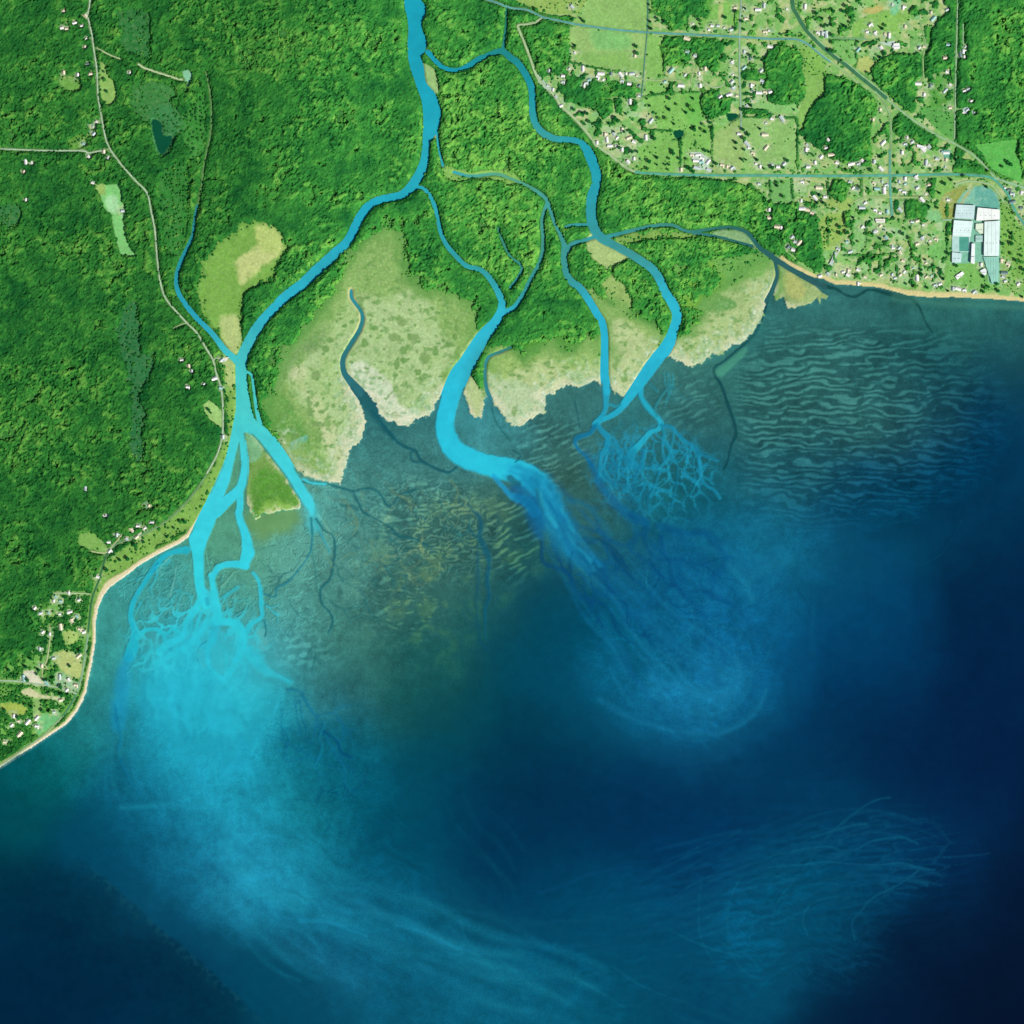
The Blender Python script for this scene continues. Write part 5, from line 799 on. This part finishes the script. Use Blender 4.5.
def sheet(sel):
    """the closed part of the canopy as one bumpy skin that comes down to the ground at its rim"""
    m = (solid > .02) & sel
    f = m[:-1, :-1] & m[1:, :-1] & m[:-1, 1:] & m[1:, 1:]
    idx = np.arange(N * N).reshape(N, N)
    q = np.stack([idx[1:, :-1][f], idx[1:, 1:][f], idx[:-1, 1:][f], idx[:-1, :-1][f]], -1)
    used, inv = np.unique(q, return_inverse=True); q = inv.reshape(q.shape)
    z = (h + canopy * solid - 1.0 * (1 - solid)).ravel()[used]
    co = np.stack([WX(U).ravel()[used], WY(V).ravel()[used], z], -1)
    jx = RNG.uniform(-1.6, 1.6, (len(used), 2)); co[:, :2] += jx
    return co, q, canopy_col.reshape(-1, 3)[used]
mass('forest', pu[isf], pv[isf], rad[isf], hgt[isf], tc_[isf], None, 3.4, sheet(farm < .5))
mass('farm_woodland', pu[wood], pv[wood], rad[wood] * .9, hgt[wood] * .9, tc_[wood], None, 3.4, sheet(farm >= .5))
# low shrubs: marsh edges, coast strip, gardens
su, sv = scatter(2.4)
sh = samp(np.clip(farm * .30 * (D > .05) * sstep(-.1, .3, n_hi) + 0 * marsh + .05 * (G[..., 1] > .2) * (land_sd > 5) * (D > .04), 0, 1) * sstep(.6, 1.5, rd) * sstep(1.5, 3, hm) * (1 - am), su, sv)
kp = (RNG.uniform(0, 1, len(su)) < sh) & (samp(land_sd, su, sv) > 4) & (samp(riv_d, su, sv) > 1.5); su, sv = su[kp], sv[kp]
sl = RNG.uniform(0, 1, len(su))[:, None]
mass('scrub_undergrowth', su, sv, RNG.uniform(.45, .95, len(su)), RNG.uniform(2, 5.5, len(su)), cd_ + (cm_ * 1.1 - cd_) * sl)

# ------------------------------------------------------------------ places and labels
def place(u, v):
    return min(PLACES, key=lambda p: (p[0] - u) ** 2 + (p[1] - v) ** 2)[2]
ORD = ['first', 'second', 'third', 'fourth', 'fifth', 'sixth', 'seventh', 'eighth', 'ninth', 'tenth', 'eleventh', 'twelfth', 'thirteenth', 'fourteenth', 'fifteenth', 'sixteenth']
def finish_labels(items):
    """items: (object, description, place, u): rank equal descriptions from west to east so each label points to one"""
    groups = {}
    for it in items: groups.setdefault((it[1], it[2]), []).append(it)
    for (d, pl_), g in groups.items():
        g.sort(key=lambda t: (t[3], t[4]))
        for i, (o, _, _, _, _) in enumerate(g):
            if len(g) == 1: s = f'{d} {pl_}'
            elif len(g) == 2: s = f'{"western" if i == 0 else "eastern"} {d} {pl_}'
            elif i == len(g) - 1: s = f'easternmost {d} {pl_}'
            elif i == 0: s = f'westernmost {d} {pl_}'
            else: s = f'{ORD[i]} {d} from west {pl_}'
            o['label'] = s

# ------------------------------------------------------------------ houses
def simple_mat(name, c, sc=.6, lo=.86, hi=1.1, rough=.7):
    m, t, b = mat(name); rgb = t.nodes.new('ShaderNodeRGB'); rgb.outputs[0].default_value = (*alb(c), 1)
    t.links.new(noise_mul(t, rgb.outputs[0], sc, lo, hi), b.inputs['Base Color']); b.inputs['Roughness'].default_value = rough; b.inputs['Specular IOR Level'].default_value = .2
    return m
ROOFS = {'white': simple_mat('white_roof', (252, 252, 250)), 'pale grey': simple_mat('grey_roof', (206, 222, 222)), 'cream': simple_mat('cream_roof', (240, 230, 200)), 'pale teal': simple_mat('teal_roof', (160, 214, 206)), 'dark grey': simple_mat('dark_roof', (110, 140, 140))}
WALLM = simple_mat('painted_wall', (226, 222, 208)); BRICK = simple_mat('chimney_brick', (150, 120, 104)); GLASS = simple_mat('window_glass', (60, 80, 90), .2, .9, 1.1, .1)
def mesh_from(name, vs_, fs, m):
    me = bpy.data.meshes.new(name); me.from_pydata(vs_, [], fs); me.materials.append(m); me.update(); return me
def box(vs_, fs, x0, x1, y0, y1, z0, z1):
    n = len(vs_); vs_ += [(x, y, z) for z in (z0, z1) for x, y in ((x0, y0), (x1, y0), (x1, y1), (x0, y1))]
    fs += [tuple(n + i for i in f) for f in ((3, 2, 1, 0), (4, 5, 6, 7), (0, 1, 5, 4), (1, 2, 6, 5), (2, 3, 7, 6), (3, 0, 4, 7))]
def gable(vs_, fs, x0, x1, y0, y1, ze, zr, along='x', th=.35):
    n = len(vs_)
    if along == 'x':
        ym = (y0 + y1) / 2; prof = lambda x: [(x, y0, ze), (x, ym, zr), (x, y1, ze), (x, y0, ze - th), (x, ym, zr - th), (x, y1, ze - th)]
        vs_ += prof(x0) + prof(x1)
    else:
        xm = (x0 + x1) / 2; prof = lambda y: [(x0, y, ze), (xm, y, zr), (x1, y, ze), (x0, y, ze - th), (xm, y, zr - th), (x1, y, ze - th)]
        vs_ += prof(y1) + prof(y0)
    fs += [tuple(n + i for i in f) for f in ((0, 6, 7, 1), (1, 7, 8, 2), (3, 4, 10, 9), (4, 5, 11, 10), (0, 3, 9, 6), (2, 8, 11, 5), (0, 1, 4, 3), (1, 2, 5, 4), (6, 9, 10, 7), (7, 10, 11, 8))]
def house_wall(vs_, fs, x0, x1, y0, y1, ze, zr, along='x'):
    n = len(vs_)
    if along == 'x':
        ym = (y0 + y1) / 2; vs_ += [(x0,y0,0),(x1,y0,0),(x1,y1,0),(x0,y1,0),(x0,y0,ze),(x1,y0,ze),(x1,y1,ze),(x0,y1,ze),(x0,ym,zr),(x1,ym,zr)]
        q = ((0,1,5,4),(2,3,7,6),(3,0,4,8,7),(1,2,6,9,5))
    else:
        xm = (x0 + x1) / 2; vs_ += [(x0,y0,0),(x1,y0,0),(x1,y1,0),(x0,y1,0),(x0,y0,ze),(x1,y0,ze),(x1,y1,ze),(x0,y1,ze),(xm,y0,zr),(xm,y1,zr)]
        q = ((1,2,6,5),(3,0,4,7),(0,1,5,8,4),(2,3,7,9,6))
    fs += [tuple(n + i for i in f) for f in q]
def windows_mesh(L, W_, z):
    v, f = [], []
    for s in (-.3, 0, .3):
        for y in (-W_ / 2, W_ / 2): box(v, f, s * L - .6, s * L + .6, y - .05, y + .05, z, z + 1.3)
    return v, f
def proto(shape):
    wv_, wf, rv, rf, gv, gf = [], [], [], [], [], []
    if shape == 'house': L, W_ = 14, 10; house_wall(wv_, wf, -7, 7, -5, 5, 3.2, 6.2); gable(rv, rf, -7.7, 7.7, -5.8, 5.8, 3.0, 6.7)
    elif shape == 'L-shaped house':
        L, W_ = 16, 9; house_wall(wv_, wf, -8, 8, -4.5, 4.5, 3.2, 6); gable(rv, rf, -8.6, 8.6, -5.2, 5.2, 3, 6.5)
        house_wall(wv_, wf, 1.5, 7.8, -12, -4.6, 3.1, 5.2, 'y'); gable(rv, rf, .9, 8.4, -12.6, 0, 2.9, 5.7, 'y')
    elif shape == 'long barn': L, W_ = 26, 11; house_wall(wv_, wf, -13, 13, -5.5, 5.5, 4.2, 7.4); gable(rv, rf, -13.8, 13.8, -6.4, 6.4, 4, 7.9)
    else:
        L, W_ = 9, 7; house_wall(wv_, wf, -4.5, 4.5, -3.5, 3.5, 2.8, 4.8); gable(rv, rf, -5, 5, -4.1, 4.1, 2.6, 5.2)
    v, f = windows_mesh(L, W_, 1.2); cv, cf = [], []; box(cv, cf, L * .22, L * .22 + 1.1, .8, 1.9, 3, 8 if shape != 'small shed' else 6.4)
    return (wv_, wf), (rv, rf), (v, f), (cv, cf)
PROTO = {s: proto(s) for s in ('house', 'L-shaped house', 'long barn', 'small shed')}
WALLMESH = {s: mesh_from('wall', *PROTO[s][0], WALLM) for s in PROTO}; CHIM = {s: mesh_from('chimney', *PROTO[s][3], BRICK) for s in PROTO}
ROOFMESH = {(s, c): mesh_from('roof', *PROTO[s][1], m) for s in PROTO for c, m in ROOFS.items()}
def child(name, me, par):
    o = bpy.data.objects.new(name, me); COL.objects.link(o); o.parent = par; return o
rh = random.Random(11)
items = []
for (a, b) in HOUSES:
    shape = rh.choices(list(PROTO), [5, 2.2, 2, 1.6])[0]; colr = rh.choices(list(ROOFS), [5, 3, 2.2, 1, .7])[0]
    nm = {'house': 'house', 'L-shaped house': 'house', 'long barn': 'barn', 'small shed': 'shed'}[shape]
    e = bpy.data.objects.new(nm, None); COL.objects.link(e)
    s = rh.uniform(.95, 1.3); e.location = (WX(a), WY(b), max(float(samp(h, a, b)), .8) + .1); e.scale = (s, s, s)
    rot = rh.choice([0, 90, 0, 90, 20, -20, 45, 130]) + rh.uniform(-6, 6); e.rotation_euler = (0, 0, R(rot))
    child('wall', WALLMESH[shape], e); r_ = child('roof', ROOFMESH[(shape, colr)], e)
    if shape in ('house', 'L-shaped house'): child('chimney', CHIM[shape], r_)
    e['category'] = nm; pl_ = place(a, b); e['group'] = f'{nm}s {pl_}'
    items.append((e, f'{colr}-roofed {shape}', pl_, a, b))
finish_labels(items)

# ------------------------------------------------------------------ the big white sheds by the beach
VENT = simple_mat('vent', (180, 190, 190), .5)
def hall(name, pts, hh, c, label, ribs, ridge_dir='v', cat='warehouse'):
    u0 = sum(p[0] for p in pts) / len(pts); v0 = sum(p[1] for p in pts) / len(pts)
    e = bpy.data.objects.new(name, None); COL.objects.link(e); z0 = float(samp(h, u0, v0)); e.location = (WX(u0), WY(v0), z0)
    P = [((p[0] - u0) * S, (v0 - p[1]) * S) for p in pts]
    ar = sum(P[i][0] * P[(i+1) % len(P)][1] - P[(i+1) % len(P)][0] * P[i][1] for i in range(len(P)))
    if ar < 0: P = P[::-1]
    n = len(P); vs_ = [(x, y, 0) for x, y in P] + [(x, y, hh) for x, y in P]; fs = [(i, (i+1) % n, n + (i+1) % n, n + i) for i in range(n)]
    child('wall', mesh_from('wall', vs_, fs, WALLM), e)
    q = 1.012; rv = [(x*q, y*q, hh) for x, y in P] + [(x*q, y*q, hh + .8) for x, y in P]
    rf = [(i, (i+1) % n, n + (i+1) % n, n + i) for i in range(n)] + [tuple(range(n, 2*n)), tuple(range(n-1, -1, -1))]
    r_ = child('roof', mesh_from('roof', rv, rf, simple_mat('hall_roof', c, .03, .9, 1.08)), e)
    x0, x1 = min(p[0] for p in P), max(p[0] for p in P); y0, y1 = min(p[1] for p in P), max(p[1] for p in P)
    if ribs:
        v, f = [], []
        for k in range(1, ribs):
            if ridge_dir == 'v': x = x0 + (x1 - x0) * k / ribs; box(v, f, x - .5, x + .5, y0 + 5, y1 - 5, hh + .81, hh + 1.7)
            else: y = y0 + (y1 - y0) * k / ribs; box(v, f, x0 + 5, x1 - 5, y - .5, y + .5, hh + .81, hh + 1.7)
        m0 = r_.data; n0 = len(rv); m1 = mesh_from('roof', rv + v, rf + [tuple(i + n0 for i in q_) for q_ in f], m0.materials[0]); r_.data = m1
    for k in range(4):
        v, f = [], []; x = x0 + (x1 - x0) * (.2 + .2 * k); box(v, f, x - 1.5, x + 1.5, y0 + (y1 - y0) * .35, y0 + (y1 - y0) * .35 + 3, hh + .81, hh + 2.6)
        child('roof_vent', mesh_from('roof_vent', v, f, VENT), r_)
    e['label'] = label; e['category'] = cat; e['group'] = 'white sheds of the works by the beach'
    return e
hall('warehouse', [(956,205),(974.5,205.7),(973.3,219.4),(954.2,218.2)], 11, (206,234,234), 'pale blue roofed wide shed at the north west corner of the works', 5, 'h')
hall('warehouse', [(977.3,208),(999,210),(999,219.6),(975.8,221)], 11, (246,253,248), 'bright white roofed shed at the north east corner of the works', 3, 'v')
hall('warehouse', [(953.6,220.6),(972.4,221.6),(970,236.8),(952.2,236)], 10, (226,250,246), 'white roofed shed directly south of the pale blue shed', 4, 'h')
hall('warehouse', [(975.5,224),(983,223.6),(982.8,234),(979,233.4),(975.2,229.5)], 7, (220,238,212), 'small cream roofed shed with a cut corner between the white sheds', 0)
hall('warehouse', [(984,222.2),(999.2,221.3),(998.2,256),(983.4,256)], 12, (228,250,246), 'very long white roofed shed along the east side of the works', 4, 'v')
hall('warehouse', [(951.8,252.4),(961.2,253.6),(960.4,262.6),(951.6,262.6)], 8, (204,234,234), 'pale blue roofed low shed at the south west of the works', 3, 'v')
hall('warehouse', [(971.2,244),(974.4,244),(974,264.4),(970.2,263)], 13, (240,252,250), 'narrow tall white shed running north to south in the yard', 0)
hall('warehouse', [(983,257.4),(998.2,257),(997.6,283.6),(991.6,283.6)], 5, (150,212,192), 'tapering pale teal roofed shed on the south side of the works', 6, 'v')
hall('warehouse', [(979.5,271),(984,268.5),(986,270),(986,274.5),(984,275.5),(981,273)], 7, (236,244,244), 'angular white roofed building on the green south of the works', 0, cat='building')
hall('warehouse', [(975.4,235.6),(982.6,235.6),(982.6,242),(975.2,242)], 5, (176,220,208), 'square grey teal roofed shed beside the long white shed', 2, 'h')
hall('warehouse', [(955,276.5),(962,271.5),(964,274),(957,280)], 6, (250,252,252), 'slanting white roofed hall on the lawn below the works', 3, 'h', cat='hall')
hall('warehouse', [(893,44),(899,43.5),(899.5,49),(893.5,49.5)], 8, (250,252,250), 'large white roofed hall on the knoll above the forest', 2, 'h', cat='hall')
hall('warehouse', [(875,219),(885,219),(884.5,223),(876,223)], 7, (236,236,220), 'wide cream roofed hall west of the avenue end', 2, 'h', cat='hall')
hall('warehouse', [(916.5,144.5),(926,147),(926,150),(917,147.5)], 6, (250,252,252), 'long white roofed hall below the highway wood', 2, 'h', cat='hall')
hall('warehouse', [(829,264),(835,252),(838,253),(832,266)], 5, (196,214,204), 'long slanting grey roofed hall above the beach creek', 3, 'v', cat='hall')
# settling basin in the yard: a bordered pool
e = bpy.data.objects.new('settling_basin', None); COL.objects.link(e); z0 = float(samp(h, 964, 244)); e.location = (WX(961), WY(244.5), z0)
v = [(x, y, z) for z in (2.5, 0) for x, y in ((-45, -38), (45, -38), (45, 42), (-45, 42), (-10, -34), (38, -34), (38, 38), (-10, 38))]
f = [(i, (i+1) % 4, 4 + (i+1) % 4, 4 + i) for i in range(4)] + [(8 + i, 8 + (i+1) % 4, (i+1) % 4, i) for i in range(4)] + [(4 + i, 4 + (i+1) % 4, 12 + (i+1) % 4, 12 + i) for i in range(4)]
child('rim', mesh_from('rim', v, f, simple_mat('basin_rim', (182, 222, 214), .05)), e)
v, f = [], []; box(v, f, -10, 38, -34, 38, 0, 1.5); child('pool', mesh_from('pool', v, f, simple_mat('basin_water', (84, 164, 146), .05, .9, 1.1, .15)), e)
e['label'] = 'square teal settling basin with a pale rim in the works yard'; e['category'] = 'basin'
# track-side parking lots and pale slabs
for nm, pts, c in (('parking_lot', [(536.5,75),(540,74),(546,84),(552,89),(550,92),(543,87),(538,82)], (176,202,178)), ('parking_lot', [(24,672.5),(32,672),(43,684),(30,683)], (218,220,190)), ('parking_lot', [(690,152),(700,152),(709,158),(709,170),(698,170),(700,163),(692,160)], (190,216,190)), ('parking_lot', [(222,358),(229,357),(227,361),(222,362)], (226,226,206)), ('parking_lot', [(895,41),(884,42),(878,42),(884,45),(893,47)], (190,214,196)), ('yard', [(962,110),(966,106),(975,113),(978,114),(962,114.5)], (178,214,204)), ('yard', [(150,522),(154,519.5),(154.5,524),(148,528),(142,533),(138,537),(135,539),(140,532),(146,526)], (214,214,190)), ('yard', [(942.5,150),(950,150),(952,158),(944,158)], (110,184,152)), ('yard', [(102.5,515),(108,513.5),(111,516.5),(106,520.5),(102,522)], (222,230,228))):
    z = max(float(samp(h, a, b)) for a, b in pts) + .7
    P = [(WX(a), WY(b), z) for a, b in pts]; n = len(P); vs_ = P + [(x, y, z - 3) for x, y, z in P]
    ar = sum(P[i][0] * P[(i+1) % n][1] - P[(i+1) % n][0] * P[i][1] for i in range(n)); idx = list(range(n)) if ar > 0 else list(range(n))[::-1]
    fs = [tuple(idx)] + [(idx[(i+1) % n], idx[i], idx[i] + n, idx[(i+1) % n] + n) for i in range(n)]
    o = link(nm, mesh_from(nm, vs_, fs, simple_mat('gravel', c, .08, .82, 1.12, .95))); o['kind'] = 'structure'

# ------------------------------------------------------------------ single trees in fields and gardens
BARK = simple_mat('bark', (96, 78, 58))
def leaf_mat(c):
    m, t, b = mat('leaves'); rgb = t.nodes.new('ShaderNodeRGB'); rgb.outputs[0].default_value = (*(alb(c) * FOL), 1)
    t.links.new(noise_mul(t, rgb.outputs[0], .45, .6, 1.35), b.inputs['Base Color']); b.inputs['Roughness'].default_value = 1; b.inputs['Specular IOR Level'].default_value = 0
    return m
def tree_proto(seed, conifer):
    r = random.Random(seed); v, f = [], []
    for k in range(7):
        z0 = k * 1.7; ra = .55 * (1 - k / 8)
        v += [(ra * math.cos(a * math.pi / 3), ra * math.sin(a * math.pi / 3), z0) for a in range(6)]
    for k in range(6): f += [(k*6+i, k*6+(i+1) % 6, k*6+6+(i+1) % 6, k*6+6+i) for i in range(6)]
    for k in range(5):                                           # limbs
        a = r.uniform(0, 6.28); z = r.uniform(4, 9); n = len(v); x, y = math.cos(a), math.sin(a)
        v += [(.1*y, -.1*x, z), (-.1*y, .1*x, z), (0, 0, z + .3), (x*3, y*3, z + 2)]; f += [(n, n+3, n+2), (n+1, n+2, n+3), (n, n+1, n+3)]
    cv, cf = [], []
    for k in range(520):
        a = r.uniform(0, 6.28)
        if conifer: t_ = r.random() ** .7; z = 3 + 15 * (1 - t_); q = (.5 + 4.6 * t_) * math.sqrt(r.uniform(.25, 1)) * (1 + .18 * math.sin(3 * a + seed))
        else:
            el_ = math.asin(r.uniform(-.5, 1)); w_ = r.uniform(.5, 1) ** .5 * (1 + .25 * math.sin(3 * a + seed) * math.cos(2 * el_ + seed)); q = 5.8 * w_ * math.cos(el_); z = 9.5 + 5 * w_ * math.sin(el_)
        x, y = q * math.cos(a), q * math.sin(a); s = r.uniform(.6, 1.15); n = len(cv)
        for j in range(4):
            b_ = a + j * math.pi / 2 + r.uniform(-.4, .4); cv.append((x + s * math.cos(b_), y + s * math.sin(b_), z + r.uniform(-.55, .55) - (.35 * s if conifer and j % 2 else 0)))
        cf.append((n, n+1, n+2, n+3))
    return (v, f), (cv, cf)
KIND = {'dark green conifer': (True, (20, 92, 50)), 'deep green round tree': (False, (26, 104, 48)), 'mid green round tree': (False, (56, 134, 56)), 'light green round tree': (False, (92, 158, 66))}
TP = {}
for kn, (con, c) in KIND.items():
    m = leaf_mat(c)
    TP[kn] = [(mesh_from('trunk', *tr, BARK), mesh_from('crown', *cr, m)) for tr, cr in (tree_proto(i * 7 + len(kn), con) for i in range(3))]
rt = random.Random(5); items = []
for (a, b) in TREES[:300]:
    kn = rt.choices(list(KIND), [3, 4, 2.2, .8])[0]; tr, cr = rt.choice(TP[kn])
    e = bpy.data.objects.new('conifer' if 'conifer' in kn else 'tree', None); COL.objects.link(e); s = rt.uniform(.85, 1.5)
    e.location = (WX(a), WY(b), float(samp(h, a, b)) - .2); e.scale = (s * 1.1, s * 1.1, s); e.rotation_euler = (0, 0, rt.uniform(0, 6.28))
    child('trunk', tr, e); child('crown', cr, e)
    size = 'small' if s < 1.05 else 'big' if s > 1.3 else 'medium'
    e['category'] = 'tree'; pl_ = place(a, b); e['group'] = f'single trees {pl_}'
    items.append((e, f'{size} {kn}', pl_, a, b))
finish_labels(items)
print('objects', len(bpy.data.objects), 'forest crowns', len(pu))
